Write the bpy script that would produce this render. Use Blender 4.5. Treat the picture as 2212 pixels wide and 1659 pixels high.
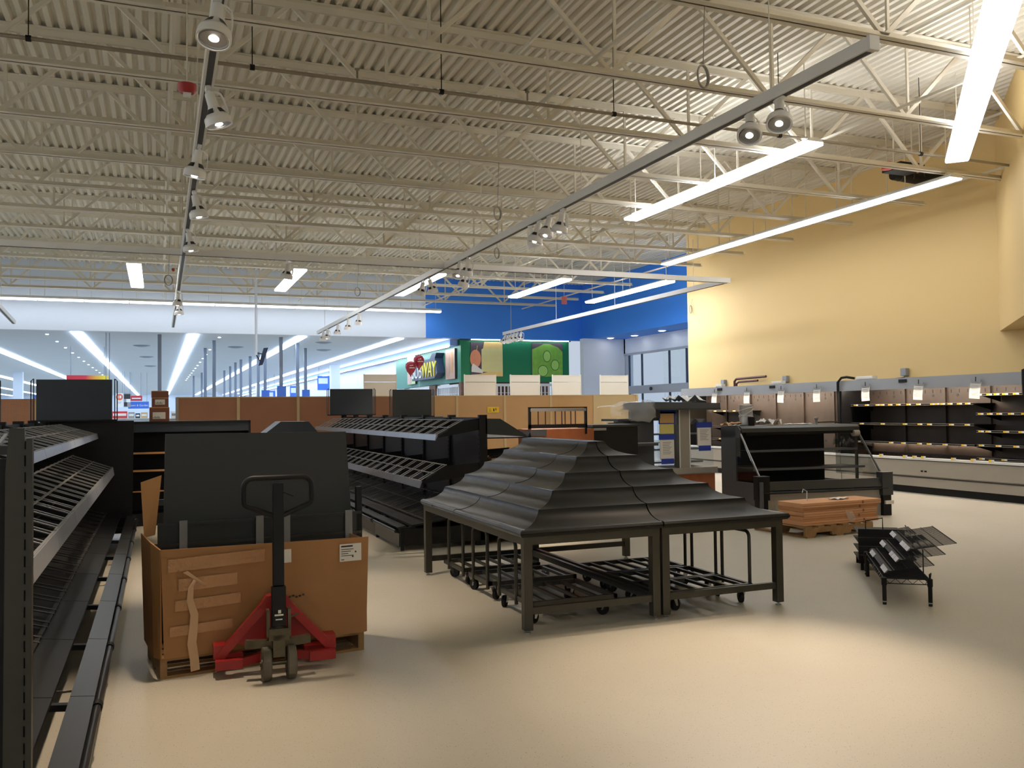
import bpy, bmesh, math, random
from mathutils import Vector, Matrix
random.seed(7)
PI = math.pi
S = bpy.context.scene
COL = S.collection
for o in list(bpy.data.objects):
    bpy.data.objects.remove(o)

# ------------------------------------------------------------------ camera, world, exposure
cam_d = bpy.data.cameras.new('camera')
cam = bpy.data.objects.new('camera', cam_d)
COL.objects.link(cam)
cam_d.sensor_fit = 'HORIZONTAL'
cam_d.sensor_width = 36.0
cam_d.lens = 36.0 * 1897.15 / 2212.0
cam_d.clip_end = 400
YAW, PITCH, ROLL = 0.383062, 0.0308762, -0.012795
fw = Vector((math.sin(YAW) * math.cos(PITCH), math.cos(YAW) * math.cos(PITCH), math.sin(PITCH)))
rt = Vector((math.cos(YAW), -math.sin(YAW), 0))
up = rt.cross(fw)
r2 = math.cos(ROLL) * rt + math.sin(ROLL) * up
u2 = -math.sin(ROLL) * rt + math.cos(ROLL) * up
m3 = Matrix((r2, u2, -fw)).transposed()
cam.matrix_world = Matrix.Translation((0, 0, 1.6)) @ m3.to_4x4()
S.camera = cam

W = bpy.data.worlds.new('world')
S.world = W
W.use_nodes = True
W.node_tree.nodes['Background'].inputs[0].default_value = (0.75, 0.85, 1.0, 1)
W.node_tree.nodes['Background'].inputs[1].default_value = 0.55

S.view_settings.view_transform = 'Standard'
S.view_settings.look = 'None'
S.view_settings.exposure = 0.38
S.view_settings.gamma = 1.0
S.view_settings.use_curve_mapping = False
S.cycles.use_denoising = True
S.cycles.max_bounces = 10
S.cycles.diffuse_bounces = 6
S.cycles.glossy_bounces = 4
S.cycles.sample_clamp_indirect = 4.0
S.cycles.use_light_tree = True
S.cycles.caustics_reflective = False
S.cycles.caustics_refractive = False

TUBE_NEAR = 11.0      # emission of the strip lights over the produce floor
DECK_FILL = 36.0        # upward glow added on top of some fixtures to brighten the deck
TUBE_BLUE = 34.0       # the fixtures before the blue wall
TUBE_DIAG = 4.0
FILL_TUBE = 13.0       # unseen strip lights added outside the frame as fill
TUBE_FAR = 8.5        # strip rows of the main sales floor
TUBE_WALL = 8.5       # lights washing the white bulkhead
SPOT_W = 340.0        # one track spot
SPOT_COL = (1.0, 0.78, 0.58)

# ------------------------------------------------------------------ materials
def lin(c):
    r = []
    for v in c[:3]:
        v = v / 255.0
        r.append(v / 12.92 if v <= 0.04045 else ((v + 0.055) / 1.055) ** 2.4)
    return (r[0], r[1], r[2], 1.0)

def mat(name, c, rough=0.5, metal=0.0, var=0.12, scale=6.0, bump=0.0, bscale=60.0, c2=None, spec=0.5):
    m = bpy.data.materials.new(name)
    m.use_nodes = True
    nt = m.node_tree
    b = nt.nodes['Principled BSDF']
    b.inputs['Roughness'].default_value = rough
    b.inputs['Metallic'].default_value = metal
    b.inputs['Specular IOR Level'].default_value = spec
    tc = nt.nodes.new('ShaderNodeTexCoord')
    nz = nt.nodes.new('ShaderNodeTexNoise')
    nz.inputs['Scale'].default_value = scale
    nz.inputs['Detail'].default_value = 4
    nt.links.new(tc.outputs['Object'], nz.inputs['Vector'])
    mx = nt.nodes.new('ShaderNodeMix')
    mx.data_type = 'RGBA'
    a = lin(c)
    d = lin(c2) if c2 else tuple(v * (1 - var) for v in a[:3]) + (1,)
    mx.inputs[6].default_value = a
    mx.inputs[7].default_value = d
    nt.links.new(nz.outputs['Fac'], mx.inputs[0])
    nt.links.new(mx.outputs[2], b.inputs['Base Color'])
    if bump:
        n2 = nt.nodes.new('ShaderNodeTexNoise')
        n2.inputs['Scale'].default_value = bscale
        nt.links.new(tc.outputs['Object'], n2.inputs['Vector'])
        bp = nt.nodes.new('ShaderNodeBump')
        bp.inputs['Strength'].default_value = bump
        bp.inputs['Distance'].default_value = 0.01
        nt.links.new(n2.outputs['Fac'], bp.inputs['Height'])
        nt.links.new(bp.outputs['Normal'], b.inputs['Normal'])
    return m

def emis(name, c, s):
    m = bpy.data.materials.new(name)
    m.use_nodes = True
    nt = m.node_tree
    nt.nodes.remove(nt.nodes['Principled BSDF'])
    e = nt.nodes.new('ShaderNodeEmission')
    e.inputs[0].default_value = tuple(c) + (1,)
    e.inputs[1].default_value = s
    nt.links.new(e.outputs[0], nt.nodes['Material Output'].inputs[0])
    return m

def glass(name, tint=(0.9, 0.95, 1), rough=0.02):
    m = bpy.data.materials.new(name)
    m.use_nodes = True
    nt = m.node_tree
    nt.nodes.remove(nt.nodes['Principled BSDF'])
    t = nt.nodes.new('ShaderNodeBsdfTransparent')
    t.inputs[0].default_value = tuple(tint) + (1,)
    g = nt.nodes.new('ShaderNodeBsdfGlossy')
    g.inputs['Roughness'].default_value = rough
    mx = nt.nodes.new('ShaderNodeMixShader')
    mx.inputs[0].default_value = 0.08
    nt.links.new(t.outputs[0], mx.inputs[1])
    nt.links.new(g.outputs[0], mx.inputs[2])
    nt.links.new(mx.outputs[0], nt.nodes['Material Output'].inputs[0])
    return m

def floor_mat():
    m = bpy.data.materials.new('speckled_floor')
    m.use_nodes = True
    nt = m.node_tree
    b = nt.nodes['Principled BSDF']
    b.inputs['Roughness'].default_value = 0.42
    b.inputs['Specular IOR Level'].default_value = 0.4
    tc = nt.nodes.new('ShaderNodeTexCoord')
    mp = nt.nodes.new('ShaderNodeMapping')
    mp.inputs['Scale'].default_value = (1, 1.0, 1)
    nt.links.new(tc.outputs['Object'], mp.inputs['Vector'])
    base = nt.nodes.new('ShaderNodeTexNoise')
    base.inputs['Scale'].default_value = 1.3
    base.inputs['Detail'].default_value = 6
    nt.links.new(mp.outputs[0], base.inputs['Vector'])
    mx = nt.nodes.new('ShaderNodeMix')
    mx.data_type = 'RGBA'
    mx.inputs[6].default_value = lin((202, 197, 182))
    mx.inputs[7].default_value = lin((191, 186, 170))
    nt.links.new(base.outputs['Fac'], mx.inputs[0])
    cur = mx.outputs[2]
    for sc, th, col, k in ((85.0, 0.17, (104, 90, 76), 0.75), (150.0, 0.16, (140, 126, 104), 0.6), (60.0, 0.12, (225, 216, 198), 0.6)):
        nzv = nt.nodes.new('ShaderNodeTexNoise')
        nzv.inputs['Scale'].default_value = sc * 0.6
        nt.links.new(mp.outputs[0], nzv.inputs['Vector'])
        ad = nt.nodes.new('ShaderNodeVectorMath')
        ad.operation = 'MULTIPLY_ADD'
        ad.inputs[1].default_value = (0.02, 0.02, 0.02)
        nt.links.new(nzv.outputs['Color'], ad.inputs[0])
        nt.links.new(mp.outputs[0], ad.inputs[2])
        v = nt.nodes.new('ShaderNodeTexVoronoi')
        v.inputs['Scale'].default_value = sc
        nt.links.new(ad.outputs[0], v.inputs['Vector'])
        lt = nt.nodes.new('ShaderNodeMath')
        lt.operation = 'LESS_THAN'
        lt.inputs[1].default_value = th
        nt.links.new(v.outputs['Distance'], lt.inputs[0])
        # only some of the cells carry a fleck
        sp = nt.nodes.new('ShaderNodeSeparateColor')
        nt.links.new(v.outputs['Color'], sp.inputs[0])
        gt = nt.nodes.new('ShaderNodeMath')
        gt.operation = 'GREATER_THAN'
        gt.inputs[1].default_value = 0.55
        nt.links.new(sp.outputs[0], gt.inputs[0])
        ml = nt.nodes.new('ShaderNodeMath')
        ml.operation = 'MULTIPLY'
        nt.links.new(lt.outputs[0], ml.inputs[0])
        nt.links.new(gt.outputs[0], ml.inputs[1])
        m2 = nt.nodes.new('ShaderNodeMath')
        m2.operation = 'MULTIPLY'
        m2.inputs[1].default_value = k
        nt.links.new(ml.outputs[0], m2.inputs[0])
        mm = nt.nodes.new('ShaderNodeMix')
        mm.data_type = 'RGBA'
        nt.links.new(m2.outputs[0], mm.inputs[0])
        nt.links.new(cur, mm.inputs[6])
        mm.inputs[7].default_value = lin(col)
        cur = mm.outputs[2]
    nt.links.new(cur, b.inputs['Base Color'])
    return m

def peg_mat(name, c):
    """hardboard with a grid of small dark holes"""
    m = mat(name, c, 0.6, var=0.25, scale=3)
    nt = m.node_tree
    b = nt.nodes['Principled BSDF']
    src = b.inputs['Base Color'].links[0].from_socket
    tc = nt.nodes.new('ShaderNodeTexCoord')
    sx = nt.nodes.new('ShaderNodeSeparateXYZ')
    nt.links.new(tc.outputs['Object'], sx.inputs[0])
    ds = []
    for ax in (0, 2):
        a = nt.nodes.new('ShaderNodeMath')
        a.operation = 'MULTIPLY'
        a.inputs[1].default_value = 1 / 0.0254
        nt.links.new(sx.outputs[ax], a.inputs[0])
        f = nt.nodes.new('ShaderNodeMath')
        f.operation = 'FRACT'
        nt.links.new(a.outputs[0], f.inputs[0])
        s = nt.nodes.new('ShaderNodeMath')
        s.operation = 'SUBTRACT'
        s.inputs[1].default_value = 0.5
        nt.links.new(f.outputs[0], s.inputs[0])
        p = nt.nodes.new('ShaderNodeMath')
        p.operation = 'POWER'
        p.inputs[1].default_value = 2
        nt.links.new(s.outputs[0], p.inputs[0])
        ds.append(p)
    ad = nt.nodes.new('ShaderNodeMath')
    nt.links.new(ds[0].outputs[0], ad.inputs[0])
    nt.links.new(ds[1].outputs[0], ad.inputs[1])
    lt = nt.nodes.new('ShaderNodeMath')
    lt.operation = 'LESS_THAN'
    lt.inputs[1].default_value = 0.045
    nt.links.new(ad.outputs[0], lt.inputs[0])
    mm = nt.nodes.new('ShaderNodeMix')
    mm.data_type = 'RGBA'
    nt.links.new(lt.outputs[0], mm.inputs[0])
    nt.links.new(src, mm.inputs[6])
    mm.inputs[7].default_value = lin((44, 26, 18))
    nt.links.new(mm.outputs[2], b.inputs['Base Color'])
    return m

def worn_mat(name, c, dust, rough=0.38):
    """black plastic with pale scuffs running along it"""
    m = mat(name, c, rough, var=0.3, scale=5)
    nt = m.node_tree
    b = nt.nodes['Principled BSDF']
    src = b.inputs['Base Color'].links[0].from_socket
    tc = nt.nodes.new('ShaderNodeTexCoord')
    mp = nt.nodes.new('ShaderNodeMapping')
    mp.inputs['Scale'].default_value = (5, 1.6, 9)
    nt.links.new(tc.outputs['Object'], mp.inputs[0])
    nz = nt.nodes.new('ShaderNodeTexNoise')
    nz.inputs['Scale'].default_value = 2.2
    nz.inputs['Detail'].default_value = 8
    nz.inputs['Roughness'].default_value = 0.7
    nt.links.new(mp.outputs[0], nz.inputs['Vector'])
    cr = nt.nodes.new('ShaderNodeValToRGB')
    cr.color_ramp.elements[0].position = 0.5
    cr.color_ramp.elements[1].position = 0.75
    cr.color_ramp.elements[1].color = (0.6, 0.6, 0.6, 1)
    nt.links.new(nz.outputs['Fac'], cr.inputs[0])
    mm = nt.nodes.new('ShaderNodeMix')
    mm.data_type = 'RGBA'
    nt.links.new(cr.outputs[0], mm.inputs[0])
    nt.links.new(src, mm.inputs[6])
    mm.inputs[7].default_value = lin(dust)
    nt.links.new(mm.outputs[2], b.inputs['Base Color'])
    return m

M = dict(
    floor=floor_mat(),
    deck=mat('deck_paint', (218, 212, 196), 0.55, var=0.12, scale=1.5),
    steel_white=mat('joist_paint', (222, 216, 200), 0.5, var=0.1, scale=3),
    pipe=mat('pipe_steel', (150, 140, 124), 0.45, 0.2, var=0.2),
    yellow=mat('yellow_wall_paint', (228, 198, 138), 0.65, var=0.05, scale=0.6, bump=0.04),
    blue=mat('blue_wall_paint', (62, 142, 248), 0.55, var=0.06, scale=0.8),
    white=mat('white_wall_paint', (218, 228, 242), 0.6, var=0.04, scale=0.7),
    tile=mat('ceiling_tile', (198, 208, 222), 0.8, var=0.06, scale=0.8),
    green=mat('green_wall_paint', (6, 120, 78), 0.5, var=0.1, scale=1.2),
    greens=mat('side_green_paint', (70, 138, 122), 0.5, var=0.1, scale=1.2),
    black=mat('black_metal', (16, 17, 19), 0.5, 0.0, var=0.3, scale=4, spec=0.35),
    blackw=mat('satin_black_strip', (46, 48, 51), 0.36, 0.3, var=0.25, scale=5),
    lip=mat('grey_shelf_lip', (150, 156, 166), 0.35, 0.3, var=0.15, scale=4),
    wire=mat('shelf_wire', (150, 150, 148), 0.35, 0.4, var=0.1),
    wiredk=mat('dark_wire', (70, 66, 62), 0.4, 0.4, var=0.1),
    bronze=mat('bronze_frame', (62, 60, 52), 0.42, 0.25, var=0.15, scale=5),
    tier=worn_mat('black_tier_plastic', (34, 34, 33), (92, 86, 80)),
    tierd=mat('tier_front_plastic', (30, 31, 29), 0.5, var=0.25, scale=6, spec=0.3),
    board=mat('charcoal_board', (46, 51, 52), 0.55, var=0.1, scale=3),
    boardb=mat('blue_black_board', (40, 50, 62), 0.45, var=0.15, scale=2),
    grey=mat('grey_paint', (140, 142, 144), 0.5, var=0.08, scale=3),
    greyl=mat('canopy_grey', (150, 153, 158), 0.4, 0.1, var=0.08, scale=3),
    greyc=mat('case_grey', (160, 153, 143), 0.45, var=0.08, scale=3),
    greyd=mat('dark_grey_paint', (78, 82, 88), 0.45, var=0.1, scale=3),
    darkcase=mat('dark_case_paint', (54, 58, 58), 0.4, var=0.12, scale=3),
    whitep=mat('white_plastic', (236, 236, 234), 0.4, var=0.04),
    lampw=mat('lamp_enamel', (240, 239, 236), 0.32, var=0.03),
    darkslot=mat('dark_slot', (46, 46, 48), 0.5, var=0.1),
    cardp=mat('peach_carton', (216, 164, 120), 0.75, var=0.1, scale=3),
    cardp2=mat('pale_brown_carton', (196, 142, 98), 0.75, var=0.12, scale=3),
    rubber=mat('black_rubber', (20, 20, 21), 0.6, var=0.2, spec=0.3),
    coil=mat('grey_cable', (150, 146, 138), 0.5, var=0.1),
    pinkred=mat('faded_red_sign', (222, 120, 116), 0.5, var=0.1),
    cove=mat('pale_blue_cove', (120, 152, 214), 0.5, var=0.08),
    chrome=mat('zinc_steel', (190, 190, 192), 0.3, 0.9, var=0.1),
    card=mat('cardboard', (170, 124, 80), 0.75, var=0.16, scale=2.5, bump=0.05, bscale=120),
    cardl=mat('light_cardboard', (200, 150, 98), 0.75, var=0.12, scale=3),
    cardd=mat('brown_carton', (126, 78, 58), 0.75, var=0.12, scale=3),
    wood=mat('pallet_wood', (168, 134, 90), 0.8, c2=(116, 86, 54), scale=7, bump=0.1),
    woodo=mat('cherry_laminate', (176, 104, 66), 0.4, c2=(140, 78, 46), scale=6),
    red=mat('red_enamel', (176, 36, 38), 0.42, c2=(140, 26, 28), scale=5),
    caststeel=mat('greasy_cast_steel', (112, 104, 84), 0.45, 0.6, c2=(64, 58, 44), scale=18),
    wheel=mat('worn_wheel', (112, 106, 92), 0.7, c2=(80, 74, 62), scale=16),
    paper=mat('white_paper', (236, 234, 228), 0.7, var=0.03),
    ink=mat('printed_ink', (58, 54, 52), 0.7, var=0.1),
    tape=mat('clear_tape', (188, 142, 100), 0.1, var=0.12, scale=30, bump=0.6, bscale=40),
    torn=mat('torn_paper_strip', (214, 178, 142), 0.8, var=0.1),
    peg=peg_mat('brown_pegboard', (186, 130, 96)),
    hard=mat('brown_hardboard', (210, 168, 118), 0.6, var=0.16, scale=1.6),
    hardb=mat('beige_hardboard', (214, 190, 146), 0.6, var=0.1, scale=1.6),
    beige=mat('beige_steel', (222, 217, 204), 0.45, var=0.05, scale=2),
    yellowtag=mat('yellow_tag', (246, 208, 50), 0.5, var=0.1),
    case_in=mat('stained_case_liner', (92, 80, 70), 0.5, c2=(54, 46, 40), scale=2.4),
    bluetape=mat('blue_tape', (36, 62, 168), 0.6, var=0.1),
    paleyel=mat('pale_yellow_paper', (222, 212, 130), 0.7, var=0.05),
    tan=mat('tan_paper', (208, 170, 112), 0.7, var=0.05),
    film=glass('plastic_film', (0.86, 0.88, 0.88), 0.15),
    pane=glass('door_glass', (0.95, 0.98, 1.0), 0.02),
    caseglass=glass('case_glass', (0.72, 0.74, 0.74), 0.02),
    alu=mat('aluminium_frame', (176, 184, 196), 0.4, 0.4, var=0.06),
    darkblue=mat('dark_frame', (36, 52, 80), 0.4, var=0.1),
    bluesign=mat('blue_sign', (66, 116, 214), 0.5, var=0.1),
    redsign=mat('red_sign', (214, 62, 62), 0.5, var=0.1),
    orange=mat('orange_print', (224, 110, 76), 0.5, var=0.1),
    signyel=mat('sign_yellow', (246, 226, 30), 0.4, var=0.05),
    polegrey=mat('pole_grey', (126, 138, 158), 0.4, 0.3, var=0.1),
    brick=mat('brown_brick', (126, 96, 82), 0.8, c2=(90, 66, 56), scale=9),
    shutter=mat('white_shutter', (226, 228, 234), 0.45, var=0.05),
    silver=mat('silver_tag', (232, 230, 238), 0.4, 0.0, var=0.2, scale=14),
    copper=mat('brown_pipe', (84, 44, 38), 0.5, 0.1, var=0.15),
    tinm=mat('tin_can', (214, 214, 214), 0.35, 0.4, c2=(150, 150, 152), scale=9),
    cloth=mat('white_rag', (220, 222, 222), 0.8, var=0.1, scale=10),
    balloon=mat('red_balloon', (158, 34, 48), 0.25, var=0.1),
    apple=mat('apple_print', (216, 128, 98), 0.5, c2=(228, 160, 120), scale=5),
    cheese=mat('cheese_print', (228, 222, 158), 0.5, c2=(212, 206, 140), scale=3),
    cheese2=mat('orange_cheese_print', (240, 206, 130), 0.5, var=0.1, scale=3),
    purple=mat('plum_print', (96, 84, 92), 0.6, var=0.2, scale=3),
    lettuce=mat('lettuce_print', (150, 206, 84), 0.5, c2=(92, 156, 48), scale=5),
    lettuce2=mat('cucumber_print', (164, 218, 110), 0.5, var=0.12, scale=7),
    lettuce3=mat('cucumber_rim_print', (66, 118, 52), 0.5, var=0.12, scale=7),
    bread=mat('bread_print', (196, 160, 132), 0.5, c2=(150, 120, 112), scale=7),
    pinkp=mat('pink_print', (224, 172, 176), 0.5, var=0.1, scale=8),
    limep=mat('lime_print', (190, 214, 150), 0.5, var=0.2, scale=8),
    tube_near=emis('strip_tube_near', (0.97, 0.98, 1.0), TUBE_NEAR),
    deck_fill_side=emis('added_deck_glow_side', (0.97, 0.98, 1.0), 60.0),
    fill_tube=emis('fill_strip_tube', (0.97, 0.98, 1.0), FILL_TUBE),
    deck_fill=emis('added_deck_glow', (0.97, 0.98, 1.0), DECK_FILL),
    tube_blue=emis('strip_tube_blue_bay', (0.93, 0.97, 1.05), TUBE_BLUE),
    tube_diag=emis('strip_tube_diagonal', (0.97, 0.98, 1.0), TUBE_DIAG),
    tube_far=emis('strip_tube_far', (0.74, 0.90, 1.14), TUBE_FAR),
    tube_cove=emis('cove_tube', (0.93, 0.97, 1.02), 16.0),
    tube_wall=emis('strip_tube_wall', (0.90, 0.96, 1.04), TUBE_WALL),
    tube_case=emis('case_tube', (1.0, 0.82, 0.66), 50.0),
    tube_shelf=emis('case_shelf_tube', (1.0, 0.8, 0.62), 9.0),
    bulb=emis('spot_bulb', (1.0, 0.86, 0.70), 6.0),
    bulbc=emis('spot_bulb_core', (1.0, 0.93, 0.82), 14.0),
    down=emis('downlight_lens', (1.0, 0.96, 0.9), 12.0),
    dot=emis('small_ceiling_lamp', (0.95, 0.98, 1.0), 4.0),
)

# ------------------------------------------------------------------ mesh helpers
class MB:
    """collects boxes, bars, tubes and lathes; o is subtracted so that world coordinates may be given"""
    def __init__(s, o=(0, 0, 0)):
        s.v = []; s.f = []; s.o = Vector(o); s.sm = []
    def add(s, vs, fs, smooth=False):
        n = len(s.v)
        s.v += [Vector(v) - s.o for v in vs]
        s.f += [tuple(i + n for i in f) for f in fs]
        s.sm += [smooth] * len(fs)
        return s
    def box(s, x0, x1, y0, y1, z0, z1):
        vs = [(x0, y0, z0), (x1, y0, z0), (x1, y1, z0), (x0, y1, z0), (x0, y0, z1), (x1, y0, z1), (x1, y1, z1), (x0, y1, z1)]
        return s.add(vs, [(0, 3, 2, 1), (4, 5, 6, 7), (0, 1, 5, 4), (1, 2, 6, 5), (2, 3, 7, 6), (3, 0, 4, 7)])
    def bar(s, a, b, w, h, upv=(0, 0, 1)):
        a = Vector(a); b = Vector(b)
        d = (b - a).normalized()
        u = Vector(upv)
        if abs(d.dot(u)) > 0.98:
            u = Vector((0, 1, 0))
        r = d.cross(u).normalized() * (w / 2)
        t = r.cross(d).normalized() * (h / 2)
        vs = [a - r - t, a + r - t, a + r + t, a - r + t, b - r - t, b + r - t, b + r + t, b - r + t]
        return s.add(vs, [(0, 1, 2, 3), (7, 6, 5, 4), (0, 4, 5, 1), (1, 5, 6, 2), (2, 6, 7, 3), (3, 7, 4, 0)])
    def tube(s, pts, r, n=8, closed=False, caps=True):
        pts = [Vector(p) for p in pts]
        N = len(pts)
        base = len(s.v)
        vs = []
        pu = None
        for i, p in enumerate(pts):
            if closed:
                d = (pts[(i + 1) % N] - pts[i - 1]).normalized()
            else:
                d = (pts[min(i + 1, N - 1)] - pts[max(i - 1, 0)]).normalized()
            if pu is None:
                pu = Vector((0, 0, 1)) if abs(d.z) < 0.9 else Vector((1, 0, 0))
            a = d.cross(pu).normalized()
            b = a.cross(d).normalized()
            pu = b
            for k in range(n):
                t = 2 * PI * k / n
                vs.append(p + a * (r * math.cos(t)) + b * (r * math.sin(t)))
        fs = []
        for i in range(N if closed else N - 1):
            j = (i + 1) % N
            for k in range(n):
                l = (k + 1) % n
                fs.append((i * n + k, i * n + l, j * n + l, j * n + k))
        if caps and not closed:
            fs.append(tuple(reversed(range(n))))
            fs.append(tuple((N - 1) * n + k for k in range(n)))
        return s.add(vs, fs, True)
    def lathe(s, prof, c=(0, 0, 0), n=20, axis='z'):
        vs = []
        for (r, z) in prof:
            for k in range(n):
                t = 2 * PI * k / n
                p = (r * math.cos(t), r * math.sin(t), z)
                if axis == 'x': p = (p[2], p[0], p[1])
                if axis == 'y': p = (p[1], p[2], p[0])
                vs.append((p[0] + c[0], p[1] + c[1], p[2] + c[2]))
        fs = []
        for i in range(len(prof) - 1):
            for k in range(n):
                l = (k + 1) % n
                fs.append((i * n + k, i * n + l, (i + 1) * n + l, (i + 1) * n + k))
        if prof[0][0] > 1e-4: fs.append(tuple(reversed(range(n))))
        if prof[-1][0] > 1e-4: fs.append(tuple((len(prof) - 1) * n + k for k in range(n)))
        return s.add(vs, fs, True)
    def prism(s, poly, axis, a, b):
        """closed polygon (2D) swept along an axis between a and b"""
        n = len(poly)
        def P(q, t):
            if axis == 'x': return (t, q[0], q[1])
            if axis == 'y': return (q[0], t, q[1])
            return (q[0], q[1], t)
        vs = [P(q, a) for q in poly] + [P(q, b) for q in poly]
        fs = [tuple(range(n)), tuple(reversed(range(n, 2 * n)))]
        for i in range(n):
            j = (i + 1) % n
            fs.append((i, i + n, j + n, j))
        return s.add(vs, fs)
    def mesh(s, name, m):
        me = bpy.data.meshes.new(name)
        me.from_pydata([tuple(v) for v in s.v], [], s.f)
        me.polygons.foreach_set('use_smooth', s.sm)
        me.materials.append(m)
        bm = bmesh.new(); bm.from_mesh(me)
        bmesh.ops.recalc_face_normals(bm, faces=bm.faces)
        bm.to_mesh(me); bm.free()
        if any(s.sm):
            try: me.set_sharp_from_angle(angle=math.radians(40))
            except Exception: pass
        return me
    def build(s, name, m, parent=None, label=None, bevel=0.0):
        me = s.mesh(name, M[m] if isinstance(m, str) else m)
        o = bpy.data.objects.new(name, me)
        COL.objects.link(o)
        if parent: o.parent = parent
        if label: o['label'] = label
        if bevel:
            bv = o.modifiers.new('bevel', 'BEVEL'); bv.width = bevel; bv.segments = 2; bv.limit_method = 'ANGLE'
        return o

def tag(o, label=None, cat=None, group=None, kind=None):
    if label: o['label'] = label
    if cat: o['category'] = cat
    if group: o['group'] = group
    if kind: o['kind'] = kind
    return o

def thing(name, label, cat, loc=(0, 0, 0), rz=0.0, group=None, kind=None):
    o = bpy.data.objects.new(name, None)
    o.empty_display_size = 0.1
    COL.objects.link(o)
    o.location = loc
    o.rotation_euler = (0, 0, rz)
    return tag(o, label, cat, group, kind)

def single(name, mb, m, label, cat, loc=(0, 0, 0), rz=0, group=None, kind=None):
    o = mb.build(name, m)
    o.location = loc
    o.rotation_euler = (0, 0, rz)
    return tag(o, label, cat, group, kind)

def link_copy(src, parent, name=None, loc=None):
    c = src.copy()
    COL.objects.link(c)
    c.parent = parent
    if loc is not None: c.location = loc
    return c

def copy_tree(o, parent=None):
    c = o.copy()
    COL.objects.link(c)
    c.parent = parent
    for ch in list(o.children):
        copy_tree(ch, c)
    return c

def dup(root, loc, rz=None, label=None, group=None):
    c = copy_tree(root)
    c.location = loc
    if rz is not None: c.rotation_euler = (0, 0, rz)
    if label: c['label'] = label
    if group: c['group'] = group
    return c

def struct(name, mb, m, label=None, cat=None):
    o = mb.build(name, m)
    o['kind'] = 'structure'
    o['label'] = label or name
    o['category'] = cat or name.split('_')[0]
    return o

def text(body, name, m, parent, loc, rot, size, ext=0.002, align='LEFT', label=None):
    c = bpy.data.curves.new(name, 'FONT')
    c.body = body
    c.size = size
    c.extrude = ext
    c.align_x = align
    c.resolution_u = 3
    c.materials.append(M[m])
    tmp = bpy.data.objects.new(name, c)
    COL.objects.link(tmp)
    dg = bpy.context.evaluated_depsgraph_get()
    me = bpy.data.meshes.new_from_object(tmp.evaluated_get(dg))
    bpy.data.objects.remove(tmp)
    bpy.data.curves.remove(c)
    o = bpy.data.objects.new(name, me)
    COL.objects.link(o)
    o.parent = parent
    o.location = loc
    o.rotation_euler = rot
    if label: o['label'] = label
    return o
# ------------------------------------------------------------------ room shell
struct('floor', MB().box(-24, 24, -16, 126, -0.1, 0), 'floor', 'beige speckled sheet floor with small dark flecks', 'floor')

DECK_Z = 6.53
def deck():
    mb = MB()
    p = 0.15; h = 0.05
    x = -10.0
    prof = []
    while x < 17.6:
        prof += [(x, DECK_Z), (x + 0.06, DECK_Z), (x + 0.085, DECK_Z + h), (x + 0.125, DECK_Z + h)]
        x += p
    vs = [(a, -16, z) for a, z in prof] + [(a, 31.2, z) for a, z in prof]
    n = len(prof)
    fs = [(i, i + 1, i + 1 + n, i + n) for i in range(n - 1)]
    mb.add(vs, fs)
    mb.box(-10, 17.8, -16, 31.2, DECK_Z + 0.08, DECK_Z + 0.14)
    return mb
struct('ceiling', deck(), 'deck', 'cream corrugated steel roof deck above the joists', 'ceiling')
struct('ceiling_main', MB().box(-24, 11.0, 31.2, 126, 4.34, 4.5), 'tile', 'lower pale ceiling of the main sales floor beyond the bulkhead', 'ceiling')

# yellow wall with its diagonal bulkhead
struct('wall_right', MB().box(13.75, 14.0, -16, 20.9, 0, 6.6), 'yellow', 'tall yellow wall above the refrigerated wall cases', 'wall')
c0 = (13.75, 11.1)
bh = MB().prism([(c0[0] + 0.1, c0[1] + 0.1), (c0[0] - 8.0, c0[1] - 8.0), (c0[0] - 8.0, c0[1] - 12), (c0[0] + 0.1, c0[1] - 12)], 'z', 2.9, 6.55)
struct('wall_bulkhead', bh, 'yellow', 'diagonal yellow bulkhead jutting out over the wall cases', 'wall')
struct('wall_return', MB().box(14.0, 17.0, 20.7, 20.9, 0, 6.6), 'white', 'short wall closing the entrance bay behind the yellow wall', 'wall')

# front wall: white bulkhead and blue wall
struct('wall_front', MB().box(-24, 9.11, 31.0, 31.2, 4.34, 6.6), 'white', 'white bulkhead between the produce area and the main floor', 'wall')
struct('wall_blue', MB().box(9.11, 15.6, 31.0, 31.3, 4.34, 6.6), 'blue', 'blue upper wall above the green shop front', 'wall')
struct('wall_blue_side', MB().box(15.5, 15.75, 20.9, 31.0, 4.34, 6.6), 'blue', 'bright blue header over the entrance doors', 'wall')
struct('ceiling_entrance', MB().box(15.75, 17.2, 20.9, 31.0, 4.345, 4.5), 'blue', 'blue soffit with three downlights over the entrance', 'ceiling')
struct('wall_green', MB().box(10.55, 15.05, 31.3, 31.5, 2.72, 4.34), 'green', 'green shop fascia under the blue wall', 'wall')
struct('wall_green_side', MB().box(10.55, 10.8, 31.5, 41.0, 2.72, 4.34), 'greens', 'blue-green side of the shop fascia running away from view', 'wall')
struct('wall_shop_back', MB().box(10.8, 15.1, 33.3, 33.5, 0, 4.3), 'brick', 'dim brown back wall behind the shop grilles', 'wall')
struct('wall_white_end', MB().box(15.05, 17.2, 30.0, 30.3, 0, 4.34), 'white', 'white wall between the green shop front and the entrance doors', 'wall')
struct('wall_alcove', MB().box(10.95, 11.2, 41.0, 45.0, 0, 4.34), 'white', 'pale wall just past the shop front', 'wall')
struct('wall_side', MB().box(11.0, 11.25, 45.0, 126, 0, 4.34), 'white', 'long white side wall of the main sales floor', 'wall')
struct('wall_far', MB().box(-24, 11.2, 125, 125.3, 0, 4.4), 'white', 'pale far wall at the end of the store', 'wall')
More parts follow.
